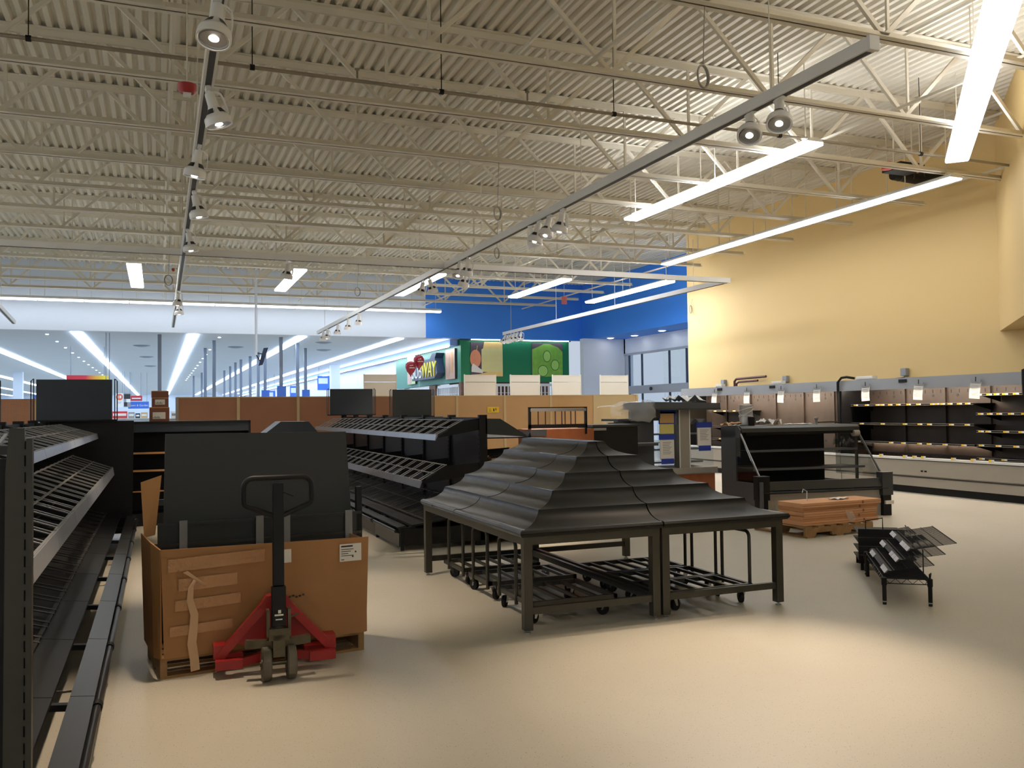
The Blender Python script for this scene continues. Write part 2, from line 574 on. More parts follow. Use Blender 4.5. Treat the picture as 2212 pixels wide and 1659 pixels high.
struct('wall_left', MB().box(-24.2, -24, 31, 126, 0, 4.5), 'white', 'white side wall of the main floor', 'wall')
struct('wall_left_near', MB().box(-10.2, -10, -16, 31.2, 0, 6.6), 'white', 'white side wall of the produce area', 'wall')
struct('wall_back', MB().box(-10, 14, -16.2, -16, 0, 6.6), 'white', 'white wall behind the viewpoint', 'wall')
struct('trim_blue_cove', MB().box(10.2, 10.5, 31.5, 125, 4.1, 4.33), 'cove', 'blue cove along the top of the side wall', 'trim')
struct('trim_fascia_edge', MB().box(10.5, 15.1, 31.22, 31.3, 4.3, 4.345), 'darkblue', 'thin dark edge along the top of the green fascia', 'trim')

# entrance doors in the wall facing the store
X = 16.8
struct('wall_entrance', MB().box(X, X + 0.2, 29.9, 30.0, 0, 4.34).box(X, X + 0.2, 20.9, 30.0, 3.76, 4.34), 'white', 'white wall above the entrance doors', 'wall')
wd = thing('door_entrance', 'glazed sliding entrance doors under the blue header', 'door', (X, 27, 0), kind='structure')
fr = MB(wd.location)
fr.box(X - 0.04, X + 0.06, 20.9, 29.9, 3.68, 3.76).box(X - 0.05, X + 0.08, 20.9, 29.9, 2.2, 2.5)
for y in (29.84, 21.0): fr.box(X - 0.04, X + 0.06, y - 0.05, y + 0.05, 0, 3.7)
fr.build('door_frame', 'alu', wd)
for y in (29.6, 28.65, 26.75, 25.65, 24.0, 22.4):
    MB(wd.location).box(X - 0.02, X + 0.04, y - 0.03, y + 0.03, 0, 3.68).build('mullion', 'darkblue', wd)
ys = [29.8, 28.65, 26.75, 25.65, 24.0, 22.4, 21.05]
for a, b in zip(ys[:-1], ys[1:]):
    MB(wd.location).box(X, X + 0.012, b + 0.04, a - 0.04, 2.5, 3.67).build('pane', 'pane', wd)
    MB(wd.location).box(X, X + 0.012, b + 0.04, a - 0.04, 0.05, 2.2).build('pane', 'pane', wd)
MB(wd.location).lathe([(0.0, 0), (0.06, 0), (0.07, -0.05), (0.0, -0.07)], (X - 0.06, 27.9, 2.36), axis='x').build('motion_sensor', 'darkslot', wd)

# ------------------------------------------------------------------ joists
JZ = 5.40
def joist_proto():
    j = thing('roof_joist', 'cream open-web steel roof joist', 'roof joist', (0, 6.88, JZ), group='roof joists')
    o = (0, 0, 0)
    mb = MB()
    for s in (-1, 1):
        mb.box(-7.5, 13.45, s * 0.012 if s > 0 else -0.078, 0.078 if s > 0 else -0.012, -0.004, 0.006)
        mb.box(-7.5, 13.45, 0.012 if s > 0 else -0.02, 0.02 if s > 0 else -0.012, -0.004, 0.07)
    mb.build('bottom_chord', 'steel_white', j)
    zt = DECK_Z - JZ - 0.003
    mb = MB()
    for s in (-1, 1):
        mb.box(-7.6, 13.6, s * 0.012 if s > 0 else -0.09, 0.09 if s > 0 else -0.012, zt - 0.008, zt)
        mb.box(-7.6, 13.6, 0.012 if s > 0 else -0.022, 0.022 if s > 0 else -0.012, zt - 0.09, zt)
    mb.build('top_chord', 'steel_white', j)
    z0 = 0.03; z1 = zt - 0.04
    d1 = d2 = vv = None
    x = 2.57 - 2.2 * 4
    while x < 12.6:
        xl, xr = max(x - 1.1, -7.4), min(x + 1.1, 13.4)
        specs = [('a', (x, z0), (xl, z1)), ('b', (x, z0), (xr, z1)), ('v', (x + 0.06, z0), (x + 0.06, z1))]
        for k, p, q in specs:
            if abs(abs(p[0] - q[0]) - 1.1) < 0.01 or k == 'v':
                src = {'a': d1, 'b': d2, 'v': vv}[k]
                if src is None:
                    w = 0.05 if k != 'v' else 0.034
                    src = MB().bar((0, 0, p[1]), (q[0] - p[0], 0, q[1]), w, w * 0.8, (0, 1, 0)).build('web_bar', 'steel_white', j)
                    src.location = (p[0], 0, 0)
                    if k == 'a': d1 = src
                    elif k == 'b': d2 = src
                    else: vv = src
                else:
                    link_copy(src, j, loc=(p[0], 0, 0))
        x += 2.2
    return j
ORD = ['nearest', 'second', 'third', 'fourth', 'fifth', 'sixth', 'seventh', 'eighth', 'ninth', 'tenth', 'eleventh', 'twelfth', 'thirteenth', 'fourteenth', 'fifteenth', 'sixteenth']
jp = joist_proto()
jp['label'] = 'cream open-web roof joist, nearest one in view'
for k in range(1, 13):
    w = ORD[k] + ' from the viewer' if k < 12 else 'closest to the white bulkhead'
    dup(jp, (0, 6.88 + 1.843 * k, JZ), label='cream open-web roof joist, ' + w)
for k in (-2, -1):
    pass
for xb, wb in ((0.15, 'above the left spot track'), (4.5, 'above the right spot track'), (9.0, 'beside the paired strip light'), (12.9, 'beside the yellow wall')):
    single('bridging_bar', MB().bar((xb, 3, JZ + 0.1), (xb, 30.9, JZ + 0.1), 0.035, 0.035).bar((xb, 3, DECK_Z - 0.12), (xb, 30.9, DECK_Z - 0.12), 0.035, 0.035),
           'steel_white', 'thin bridging angles crossing the joists ' + wb, 'joist bracing', kind='structure')
# sprinkler pipe
sp = thing('sprinkler_pipe', 'thin grey sprinkler pipe slung across between the joists', 'pipe', (0, 9.8, 5.375))
MB().tube([(-6, 0, 0), (13.5, 0, 0)], 0.022, 8).build('pipe', 'pipe', sp)
for x in (-1.2, 0.95, 3.1, 5.4, 8.0, 10.6):
    MB().lathe([(0.0, -0.025), (0.032, -0.025), (0.032, 0.025), (0.0, 0.025)], (x, 0, 0), 10, 'x').tube([(x, 0, 0.03), (x, 0, 1.2)], 0.006, 6).build('pipe_clamp', 'rubber', sp)
for x in (2.1, 4.2, 7.0):
    MB().lathe([(0.012, 0.0), (0.012, 0.09), (0.03, 0.1), (0.03, 0.11), (0.0, 0.11)], (x, 0, 0.03), 8).build('sprinkler_head', 'pipe', sp)
for x, y, z, w in ((0.25, 8.63, 4.60, 'on the second joist by the left spot track'), (0.42, 25.4, 5.5, 'far away behind the left spot track')):
    b = thing('fire_strobe', 'red fire alarm strobe ' + w, 'fire alarm', (x, y, z))
    MB().lathe([(0.0, 0), (0.06, 0), (0.085, 0.03), (0.085, 0.08), (0.0, 0.085)]).build('housing', 'red', b)
    MB().box(-0.035, 0.035, -0.03, 0.03, -0.03, 0.005).build('lens', 'whitep', b)
    MB().tube([(0, 0, 0.08), (0, 0, DECK_Z - z)], 0.008, 6).build('stem', 'steel_white', b)
b = thing('exit_sign', 'small red square sign hanging before the blue wall', 'sign', (12.65, 26.6, 5.3))
MB().box(-0.09, 0.09, -0.02, 0.02, -0.13, 0.13).build('sign_face', 'pinkred', b)
MB().tube([(0, 0, 0.13), (0, 0, 1.2)], 0.008, 6).build('stem', 'steel_white', b)

# ------------------------------------------------------------------ strip lights
def strip(label, x0, x1, y0, y1, z, m, w=0.3, seg=2.44, group=None, rz=None, name='strip_light', hang=True, top=JZ, up=True, drop=0.014, side=0.034):
    """fixture running along a line; local axis y is the length"""
    a = Vector((x0, y0, z)); b = Vector((x1, y1, z))
    L = (b - a).length
    ang = math.atan2(-(b.x - a.x), b.y - a.y)
    t = thing(name, label, 'light', a, ang, group)
    n = max(1, round(L / seg))
    s = L / n
    for i in range(n):
        y = i * s
        MB().prism([(-w / 2 + 0.005, side + 0.001), (-w / 2 + 0.03, 0.06), (-0.05, 0.09), (0.05, 0.09), (w / 2 - 0.03, 0.06), (w / 2 - 0.005, side + 0.001)], 'y', y + 0.004, y + s - 0.004).build('housing', 'whitep', t)
        MB().prism([(-w / 2, side), (-w / 2, 0.0), (-w / 2 + 0.02, -drop), (w / 2 - 0.02, -drop), (w / 2, 0.0), (w / 2, side)], 'y', y + 0.02, y + s - 0.02).build('tube_lens', m, t)
        if up: MB().box(-0.05, 0.05, y + 0.15, y + s - 0.15, 0.091, 0.093).build('added_deck_light', 'deck_fill_side' if m == 'fill_tube' else 'deck_fill', t)  # glowing strip added on the housing to light the roof deck
        if hang:
            for yy in (y + 0.2, y + s - 0.2):
                MB().bar((0, yy, 0.09), (0, yy, DECK_Z - z - 0.001), 0.012, 0.012).build('hanger', 'steel_white', t)
    return t
strip('long bright strip light washing the yellow wall', 11.9, 11.9, 10.3, 19.05, 5.25, 'tube_near', 0.28, 1.25, top=5.5, up=False, side=0.012)
strip('bright strip light hung left of the one washing the yellow wall', 8.45, 8.45, 9.6, 14.75, 5.25, 'tube_near', 0.30, 2.5, top=5.5)
strip('large diagonal strip light nearest the viewer before the yellow bulkhead', 5.2, 11.1, 3.7, 9.6, 5.25, 'tube_diag', 0.32, 2.44, top=5.5)
strip('added fill strip light beyond the left edge of the view', -8.0, -8.0, 2.0, 22.0, 5.25, 'fill_tube', 0.28, 2.5, top=5.5)  # unseen lamp row added to brighten the left part of the ceiling
for x_, w_ in ((-4.5, 'left'), (1.5, 'middle'), (7.0, 'right')):  # unseen lamps added to fill the faces turned towards the camera
    strip('added fill strip light behind the viewpoint, %s of three' % w_, x_, x_, -12.0, -4.5, 5.25, 'fill_tube', 0.28, 2.5, top=5.5)
h = 3.3
strip('strip light before the blue wall, in front of the exit sign', 2.90 * h, 2.90 * h, 6.05 * h, 7.15 * h, 1.6 + h, 'tube_blue', 0.3, 1.8, top=5.5, up=False)
strip('strip light before the blue wall, closest to the yellow wall', 3.73 * h, 3.73 * h, 5.9 * h, 7.3 * h, 1.6 + h, 'tube_blue', 0.3, 2.3, top=5.5, up=False)
strip('strip light crossing behind the right spot track', 1.91 * h, 1.91 * h, 6.1 * h, 7.3 * h, 1.6 + h, 'tube_near', 0.3, 1.9, top=5.5, up=False)
strip('slanted strip light before the white bulkhead, right of the left spot track', 0.92 * h, 0.92 * h, 6.2 * h, 7.3 * h, 1.6 + h, 'tube_near', 0.3, 1.8, top=5.5, up=False)
strip('square looking strip light end-on, left of the left spot track', -0.15 * h, -0.15 * h, 6.3 * h, 7.4 * h, 1.6 + h, 'tube_near', 0.3, 1.8, top=5.5, up=False)
# row along the white bulkhead
strip('thin light washing the top of the green fascia', 15.0, 10.9, 31.15, 31.15, 4.31, 'tube_wall', 0.03, 2.0, name='fascia_light', top=4.36, up=False, side=0.01)
strip('row of strip lights running along the white bulkhead', 9.45, -6.0, 30.2, 30.2, 5.22, 'tube_wall', 0.2, 1.3, name='bulkhead_light_row', top=5.5, up=False, drop=0.045, side=0.004)
# rows of the main floor
RL = ['in the main ceiling, leftmost', 'second from left in the main ceiling', 'third from left in the main ceiling', 'above the red to yellow banner', 'meeting the bulkhead left of the left spot track',
      'meeting the bulkhead right of the left spot track', 'meeting the bulkhead right of the hanging speaker', 'nearest the shop front in the main ceiling']
for k, x in enumerate((-16.9, -13.25, -9.6, -5.95, -2.45, 1.1, 4.7, 8.2)):
    t = thing('ceiling_light_row', 'long row of strip lights ' + RL[k], 'light', (x, 31.3, 4.3), group='light rows of the main floor')
    y = 0.0
    for i in range(12):
        MB().box(-0.15, 0.15, y, y + 2.4, -0.01, 0.035).build('tube_lens', 'tube_far', t)
        y += 2.44
    MB().box(-0.15, 0.15, y, 93, -0.01, 0.035).build('tube_run', 'tube_far', t)
t = thing('cove_light', 'thin cove light along the top of the side wall', 'light', (10.15, 31.6, 4.1))
MB().box(-0.03, 0.04, 0, 92, -0.05, 0.0).build('tube_lens', 'tube_cove', t)
# entrance downlights and little ceiling lamps
for k, (x, y) in enumerate(((15.95, 29.5), (16.3, 28.3), (16.25, 26.3))):
    d = thing('downlight', 'round recessed downlight in the blue soffit, ' + ('beside the white wall' if k == 0 else 'middle one' if k == 1 else 'closest to the yellow wall'), 'light', (x, y, 4.34), group='entrance downlights')
    MB().lathe([(0.13, 0.0), (0.17, 0.0), (0.17, -0.015), (0.13, -0.015)], n=20).build('rim', 'whitep', d)
    MB().lathe([(0.0, -0.035), (0.09, -0.03), (0.13, -0.012), (0.13, -0.001), (0.0, -0.001)], n=20).build('lens', 'down', d)
for k in range(14):
    y = 32.5 + k * 3.1
    for x, w in ((-3.4, 'left of the second bright row'), (2.0, 'right of the third bright row')):
        single('ceiling_lamp', MB().lathe([(0.0, -0.02), (0.045, -0.02), (0.05, 0.0), (0.0, 0.0)], n=8), 'dot', 'tiny round ceiling lamp in a line ' + w, 'light', (x, y, 4.335), group='tiny lamps ' + w)
for k, (x, y) in enumerate(((-0.6, 37), (-0.5, 44), (-0.4, 52), (5.9, 34), (6.6, 38), (2.9, 37))):
    g = thing('air_vent', 'round grey ceiling vent, ' + ORD[k] + ' one counted from the left pole row', 'vent', (x, y, 4.34), group='ceiling vents')
    MB().lathe([(0.0, -0.06), (0.12, -0.06), (0.3, -0.02), (0.32, 0.0), (0.0, 0.0)], n=14).build('cone', 'polegrey', g)

# ------------------------------------------------------------------ spot tracks
TZ = 4.26
def track(label, p, q, group=None):
    a, b = Vector(p), Vector(q)
    L = (b - a).length
    t = thing('spot_track', label, 'lighting track', a, math.atan2(-(b.x - a.x), b.y - a.y), group)
    MB().box(-0.045, 0.045, 0.03, L - 0.03, 0, 0.10).build('rail', 'lampw', t)
    MB().box(-0.024, 0.024, 0.06, L - 0.06, -0.004, 0.004).build('slot', 'darkslot', t)
    for y in (0.0, L - 0.03):
        MB().box(-0.048, 0.048, y, y + 0.03, -0.004, 0.104).build('end_cap', 'whitep', t)
    y = 1.2
    while y < L:
        MB().tube([(0, y, 0.1), (0, y, JZ - a.z + 0.02)], 0.006, 6).build('hanger', 'steel_white', t)
        y += 3.686
    return t
track('left spot track with a dark underside slot', (0.36, 1.0, TZ), (0.42, 28.4, TZ))
track('long white spot track crossing the ceiling diagonally', (4.95, 4.97, TZ), (4.95, 29.6, TZ))
track('level spot track crossing the whole view', (-8.0, 15.5, TZ), (11.25, 15.5, TZ))
track('spot track turning off towards the blue wall', (11.2, 15.56, TZ), (11.2, 28.5, TZ))
track('short spot track end against the white bulkhead', (-3.35, 20.0, TZ), (-3.81, 28.4, TZ))

spot_d = bpy.data.lights.new('spot_beam', 'SPOT')
spot_d.energy = SPOT_W
spot_d.color = SPOT_COL
spot_d.spot_size = math.radians(48)
spot_d.spot_blend = 0.9
spot_d.shadow_soft_size = 0.07
def lamp_proto():
    t = thing('spot_lamp', 'white spot lamp', 'spot lamp', (0, 0, 0), group='track spot lamps')
    MB().box(-0.02, 0.02, -0.06, 0.06, -0.03, 0.0).tube([(0, 0, 0), (0, 0, -0.05)], 0.012, 8).build('adapter', 'lampw', t)
    # arm bowed out at the side
    arm = MB()
    for dy in (-0.014, 0.014):
        arm.tube([(0, dy, -0.045), (0.05, dy, -0.05), (0.085, dy, -0.075), (0.095, dy, -0.12), (0.1, dy, -0.19), (0.098, dy, -0.235)], 0.006, 6)
    arm.build('arm', 'lampw', t)
    MB().lathe([(0.0, -0.05), (0.036, -0.05), (0.040, -0.06), (0.043, -0.15), (0.05, -0.175), (0.085, -0.235), (0.102, -0.25), (0.107, -0.27), (0.109, -0.318), (0.1, -0.318), (0.094, -0.30)], n=24).build('shade', 'lampw', t)
    for k in range(4):
        a = k * PI / 2 + PI / 4
        v = MB()
        for i in range(2):
            pass
        r1, z1, r2_, z2 = 0.0555, -0.184, 0.0815, -0.227
        vs = []
        for r, z in ((r1, z1), (r2_, z2)):
            for da in (-0.5, -0.17, 0.17, 0.5):
                vs.append(((r + 0.003) * math.cos(a + da), (r + 0.003) * math.sin(a + da), z))
        v.add(vs, [(0, 1, 5, 4), (1, 2, 6, 5), (2, 3, 7, 6)])
        v.build('vent_opening', 'darkslot', t)
    MB().lathe([(0.094, -0.305), (0.094, -0.31), (0.083, -0.313), (0.083, -0.306)], n=24).build('lens_ring', 'chrome', t)
    MB().lathe([(0.0, -0.306), (0.04, -0.305), (0.084, -0.30), (0.084, -0.298), (0.0, -0.3)], n=24).build('bulb_face', 'bulb', t)
    MB().lathe([(0.0, -0.318), (0.02, -0.316), (0.032, -0.308), (0.0, -0.306)], n=16).build('bulb_core', 'bulbc', t)
    so = bpy.data.objects.new('beam', spot_d)
    COL.objects.link(so)
    so.parent = t
    so.location = (0, 0, -0.33)
    return t
LP = lamp_proto()
spots = [  # x, y, tilt about x (towards +y), tilt about y (towards -x), label
    (0.36, 5.83, -0.27, 0.12, 'largest white spot lamp, nearest on the left track'),
    (0.37, 7.45, 0.02, -0.30, 'second white spot lamp counted from the near end of the left track'),
    (0.38, 9.1, 0.10, 0.16, 'third white spot lamp from the near end of the left track'),
    (0.39, 11.0, 0.05, -0.2, 'fourth white spot lamp from the near end of the left track'),
    (0.39, 13.3, 0.05, -0.14, 'fifth white spot lamp from the near end of the left track'),
    (0.41, 20.0, 0.0, 0.1, 'small spot lamp on the left track at the height of the bulkhead lights'),
    (0.42, 21.8, 0.0, -0.1, 'small spot lamp nearest the far end of the left track'),
    (4.95, 6.05, -0.36, 0.36, 'white spot lamp nearest on the diagonal track, right one of a pair'),
    (4.95, 6.45, -0.42, 0.42, 'white spot lamp nearest on the diagonal track, left one of a pair'),
    (4.95, 10.4, 0.12, 0.15, 'spot lamp in the row of four, first from its near end'),
    (4.95, 10.82, -0.1, 0.3, 'spot lamp in the row of four, second from its near end'),
    (4.95, 11.16, 0.1, 0.25, 'spot lamp in the row of four, third from its near end'),
    (4.95, 11.5, 0.1, -0.3, 'spot lamp in the row of four, last one'),
    (4.95, 14.2, 0.3, 0.2, 'spot lamp of the trio under the crossing track, right'),
    (4.95, 14.65, -0.3, 0.3, 'spot lamp of the trio under the crossing track, left'),
    (4.95, 16.6, 0.2, -0.3, 'spot lamp in front of the strip light behind the diagonal track, upper'),
    (4.95, 16.95, 0.1, 0.3, 'spot lamp in front of the strip light behind the diagonal track, lower'),
    (5.35, 15.5, 0.3, 0.1, 'spot lamp hanging from the crossing track beside the trio'),
    (2.1, 15.5, 0.1, 0.2, 'spot lamp on the crossing track between the two long tracks'),
    (-4.6, 15.5, 0.1, 0.2, 'spot lamp at the left end of the crossing track'),
]
FE = ['first', 'second', 'third', 'fourth', 'last']
for k, y in enumerate((23.1, 24.5, 26.0, 27.7, 28.5)):
    spots.append((4.95, y, 0.1, 0.1, 'spot lamp of the far five on the diagonal track, %s from their near end' % FE[k]))
FS = ['first', 'second', 'third', 'fourth', 'fifth', 'last']
for k, y in enumerate((26.9, 27.2, 27.5, 27.8, 28.05, 28.3)):
    spots.append((11.2, y, 0.5, 0.1, 'spot lamp of the tight six before the blue wall, %s from the near end' % FS[k]))
first = True
for x, y, tx, ty, lb in spots:
    o = LP if first else copy_tree(LP)
    first = False
    o.location = (x, y, TZ - 0.002)
    o.rotation_euler = (tx, ty, random.uniform(-0.6, 0.6) if y > 12 else 0.0)
    o['label'] = lb
# cable coils above the tracks
for x, y, z, w, ax in ((4.75, 6.88, 4.72, 'above the first pair of spot lamps', 0.3), (4.8, 12.41, 4.62, 'left of the row of four spot lamps', 0.5), (6.2, 16.09, 4.72, 'over the crossing track', 0.6),
                       (0.2, 19.78, 4.45, 'beside the left spot track', 0.2), (4.6, 21.62, 4.62, 'above the far part of the diagonal track', 0.4), (13.66, 20.6, 4.35, 'at the end of the yellow wall', 0.6)):
    t = thing('cable_coil', 'loose coil of grey cable ' + w, 'cable', (x, y, z))
    r = 0.085
    mb = MB()
    for q in range(2):
        mb.tube([(r * (1 - 0.12 * q) * math.cos(a) * math.cos(ax), r * math.cos(a) * math.sin(ax) + 0.012 * q, r * 1.25 * math.sin(a)) for a in [2 * PI * i / 18 for i in range(18)]], 0.009, 6, True)
    mb.build('loop', 'coil', t)
    MB().tube([(0, 0, r * 1.2), (0.03, 0.0, 5.42 - z) if x < 13 else (0.085, 0.05, 0.3)], 0.005, 6).build('drop_cable', 'coil', t)
# ------------------------------------------------------------------ produce gondolas
def gondola(label, loc, rz, L, levels, lipmat='lip', other_side=False, far_end=False, near_post=False):
    """local x runs from the front edge to the back panel, local y along the run"""
    t = thing('produce_gondola', label, 'gondola shelving', loc, rz, 'produce gondolas')
    n = max(1, round(L / 1.22)); s = L / n
    D = 1.05
    MB().box(D - 0.02, D + 0.02, 0.03, L - 0.03, 0.1, 1.53).build('back_panel', 'black', t)
    for i in range(n + 1):
        y = min(max(i * s, 0.03), L - 0.03)
        u = MB().box(D - 0.05, D + 0.05, y - 0.03, y + 0.03, 0, 1.56)
        for k in range(24):
            u.box(D - 0.055, D - 0.05, y - 0.005, y + 0.005, 0.2 + k * 0.055, 0.235 + k * 0.055)
        u.build('upright', 'black', t)
    for i in range(n):
        a, b = i * s + 0.004, (i + 1) * s - 0.004
        MB().box(0.0, 0.02, a, b, 0.05, 0.2).build('kick_panel', 'blackw', t)
        MB().prism([(-0.005, 0.255), (0.085, 0.272), (0.085, 0.287), (-0.02, 0.275)], 'y', a, b).build('deck_lip', 'blackw', t)
        MB().tube([(-0.03, a + 0.03, 0.225), (-0.03, b - 0.03, 0.225)], 0.02, 10).build('bumper_tube', 'blackw', t)
        MB().tube([(-0.03, b - 0.03, 0.225), (-0.03, b + 0.034, 0.225)], 0.026, 10).build('tube_joint', 'rubber', t)
        MB().prism([(0.16, 0.27), (1.0, 0.38), (1.0, 0.40), (0.16, 0.29)], 'y', a, b).build('deck_pan', 'black', t)
        MB().bar((0.0, a + 0.03, 0.24), (0.2, a + 0.03, 0.26), 0.04, 0.03).build('deck_bracket', 'black', t)
        MB().box(0.022, 0.06, a, a + 0.03, 0, 0.24).build('deck_leg', 'black', t)
        MB().box(0.95, 1.0, a, a + 0.04, 0, 0.37).build('deck_leg', 'black', t)
        g = MB()
        for q in (0.34, 0.62, 0.92):
            z = 0.33 + (q - 0.34) * 0.30
            g.box(q - 0.012, q + 0.012, a, b, z, z + 0.008)
        k = 0
        y = a + 0.06
        while y < b - 0.03:
            g.bar((0.32, y, 0.332), (0.97, y, 0.332 + 0.65 * 0.30), 0.02, 0.008)
            y += 0.12 if k % 2 == 0 else 0.26
            k += 1
        g.build('deck_grid', 'wiredk', t)
        for (xf, zf, zt, xb, zb) in levels:
            g = MB()
            for q in (0.03, 0.5, 1.0):
                x = xf + (xb - xf) * q; z = zt + (zb - zt) * q
                g.box(x - 0.008, x + 0.008, a + 0.01, b - 0.01, z - 0.004, z + 0.006)
            y = a + 0.05; k = 0
            while y < b - 0.02:
                g.bar((xf, y, zt), (xb + 0.02, y, zb + 0.005), 0.018, 0.007)
                y += 0.10 if k % 2 == 0 else 0.31
                k += 1
            sh = g.build('wire_shelf', 'wire', t)
            MB().prism([(xf - 0.015, zf), (xf - 0.005, zf), (xf + 0.022, zt + 0.004), (xf + 0.0, zt + 0.006)], 'y', a, b).build('shelf_lip', lipmat, sh)
            MB().prism([(xf + 0.03, zt - 0.03), (D - 0.05, zb - 0.12), (D - 0.05, zb + 0.02), (xb, zb - 0.01), (xf + 0.03, zt - 0.008)], 'y', a + 0.012, a + 0.018).build('shelf_bracket', 'black', sh)
    if other_side:
        MB().prism([(D + 0.03, 1.33), (D + 0.60, 1.28), (D + 0.22, 1.51), (D + 0.03, 1.515)], 'y', 0.0, 0.02).build('side_bracket', 'board', t, 'dark green trapezoid bracket of the far side shelf')
        MB().box(D + 0.05, D + 0.62, 0.01, L - 0.01, 1.27, 1.285).build('side_shelf', 'black', t)
        MB().prism([(D + 0.58, 1.275), (D + 0.63, 1.275), (D + 0.61, 1.34)], 'y', 0.0, L).build('side_lip', 'black', t)
        MB().box(D + 0.05, 2 * D, 0.03, L - 0.03, 0.12, 0.3).box(2 * D - 0.02, 2 * D, 0.02, L - 0.02, 0, 0.12).build('side_base', 'black', t)
    MB().box(0.05, D, 0.0, 0.03, 0.06, 0.25).build('end_base', 'black', t)
    if far_end:
        MB().prism([(0.02, 0.06), (D + 0.04, 0.06), (D + 0.04, 1.54), (0.0, 1.54)], 'y', 0.0, 0.02).build('end_panel', 'black', t)
    return t
gm = gondola('black produce gondola behind the stepped table, with three tiers of wire shelves', (2.58, 9.95, 0), 0, 8.6,
             [(0.46, 1.265, 1.325, 0.80, 1.50), (0.26, 0.715, 0.79, 0.58, 0.97)], other_side=True)
gl = gondola('long black produce gondola at the left edge with wire shelves', (-0.30, 12.7, 0), PI, 9.2,
             [(0.44, 1.31, 1.37, 0.86, 1.50), (0.25, 0.83, 0.925, 0.72, 1.10)], far_end=True)
# near end of the left gondola: slotted upright with a side plate
MB((-0.30, 12.7, 0)).add([], [])
def to_gl(mb):
    mb.v = [Vector((-(v.x + 0.30), 12.7 - v.y, v.z)) for v in mb.v]
    return mb
mb = MB()
mb.prism([(-0.468, 0), (-0.408, 0), (-0.408, 1.565), (-0.452, 1.565), (-0.463, 1.42)], 'y', 3.28, 3.3)
to_gl(mb).build('end_plate', 'bronze', gl, 'tall narrow steel plate at the near end')
mb = MB().box(-0.402, -0.384, 3.27, 3.31, 0, 1.53)
to_gl(mb).build('end_post', 'bronze', gl, 'slotted steel post at the near end')
mb = MB().box(-0.410, -0.40, 3.29, 3.31, 0, 1.52)
to_gl(mb).build('slot_strip', 'rubber', gl)
mb = MB()
for k in range(26): mb.box(-0.408, -0.402, 3.28, 3.292, 0.1 + k * 0.055, 0.12 + k * 0.055)
tag(to_gl(mb).build('slot_bridge', 'bronze', gl), kind='stuff')
to_gl(MB().box(-1.36, -0.455, 3.42, 3.44, 0.05, 1.46)).build('near_panel', 'black', gl)
to_gl(MB().box(-1.36, -0.455, 3.38, 3.40, 1.475, 1.505)).build('near_lip', 'blackw', gl)
mb = MB()
for k in range(8): mb.bar((-1.2 + k * 0.1, 3.40, 1.51), (-1.2 + k * 0.1 - 0.06, 4.0, 1.535), 0.012, 0.008)
mb.box(-1.36, -0.49, 3.96, 3.98, 1.53, 1.54)
to_gl(mb).build('near_wire_shelf', 'wire', gl)

# cross shelving between the two gondolas
cs = thing('cross_shelving', 'black shelving facing the viewer between the left gondola and the pallet box', 'gondola shelving', (-0.38, 13.85, 0))
o = cs.location
MB(o).box(-0.38, 1.30, 14.36, 14.4, 0.1, 1.5).build('back_panel', 'black', cs)
for x in (-0.4, 1.27): MB(o).box(x, x + 0.03, 13.85, 14.4, 0, 1.5).build('side_panel', 'black', cs)
MB(o).box(-0.4, 1.3, 13.85, 14.42, 1.48, 1.515).build('top_panel', 'black', cs)
MB(o).box(-0.37, 1.27, 13.86, 14.36, 1.36, 1.48).build('top_fascia', 'boardb', cs)
for z, hgt in ((1.065, 0.022), (0.81, 0.022), (0.505, 0.012)):
    sh = MB(o).box(-0.37, 1.27, 13.9, 14.36, z - 0.02, z).build('shelf', 'black', cs)
    MB(o).box(-0.37, 1.27, 13.85, 13.9, z - hgt, z + 0.004).build('price_channel', 'cardl', sh)
MB(o).box(-0.37, 1.27, 13.88, 14.36, 0.0, 0.18).build('base', 'black', cs)

# hexagonal topped unit behind the board
hx = thing('end_display', 'black end display with a trapezoid top peeking over the charcoal board', 'display stand', (1.92, 13.8, 0))
MB(hx.location).prism([(1.50, 1.30), (2.31, 1.30), (2.16, 1.48), (1.74, 1.485)], 'y', 13.8, 14.5).build('top', 'boardb', hx)
MB(hx.location).box(1.62, 2.2, 13.85, 14.45, 0, 1.3).build('body', 'black', hx)

# backer panels standing on the gondolas
def backer(label, x0, x1, y, z0, z1, m, wire='wire'):
    t = thing('backer_panel', label, 'sign panel', ((x0 + x1) / 2, y, z0), group='dark backer panels')
    MB(t.location).box(x0, x1, y - 0.012, y + 0.012, z0 + 0.01, z1).build('panel', m, t)
    for x in (x0 - 0.03, x1 + 0.03):
        MB(t.location).tube([(x - 0.03 if x < x0 else x + 0.03, y, z0), (x - 0.03 if x < x0 else x + 0.03, y, z1 - 0.02), (x, y, z1 + 0.01), (x, y, z0)], 0.008, 6).build('wire_frame', 'darkslot', t)
    MB(t.location).box(x0 - 0.06, x1 + 0.06, y - 0.03, y + 0.03, z0 - 0.005, z0 + 0.015).build('foot_rail', 'black', t)
    return t
backer('big dark blue backer panel on the far end of the left gondola', -1.44, -0.56, 12.62, 1.545, 2.08, 'boardb')
backer('dark blue backer panel on the middle gondola, left of its twin', 3.32, 4.22, 18.4, 1.56, 2.11, 'boardb')
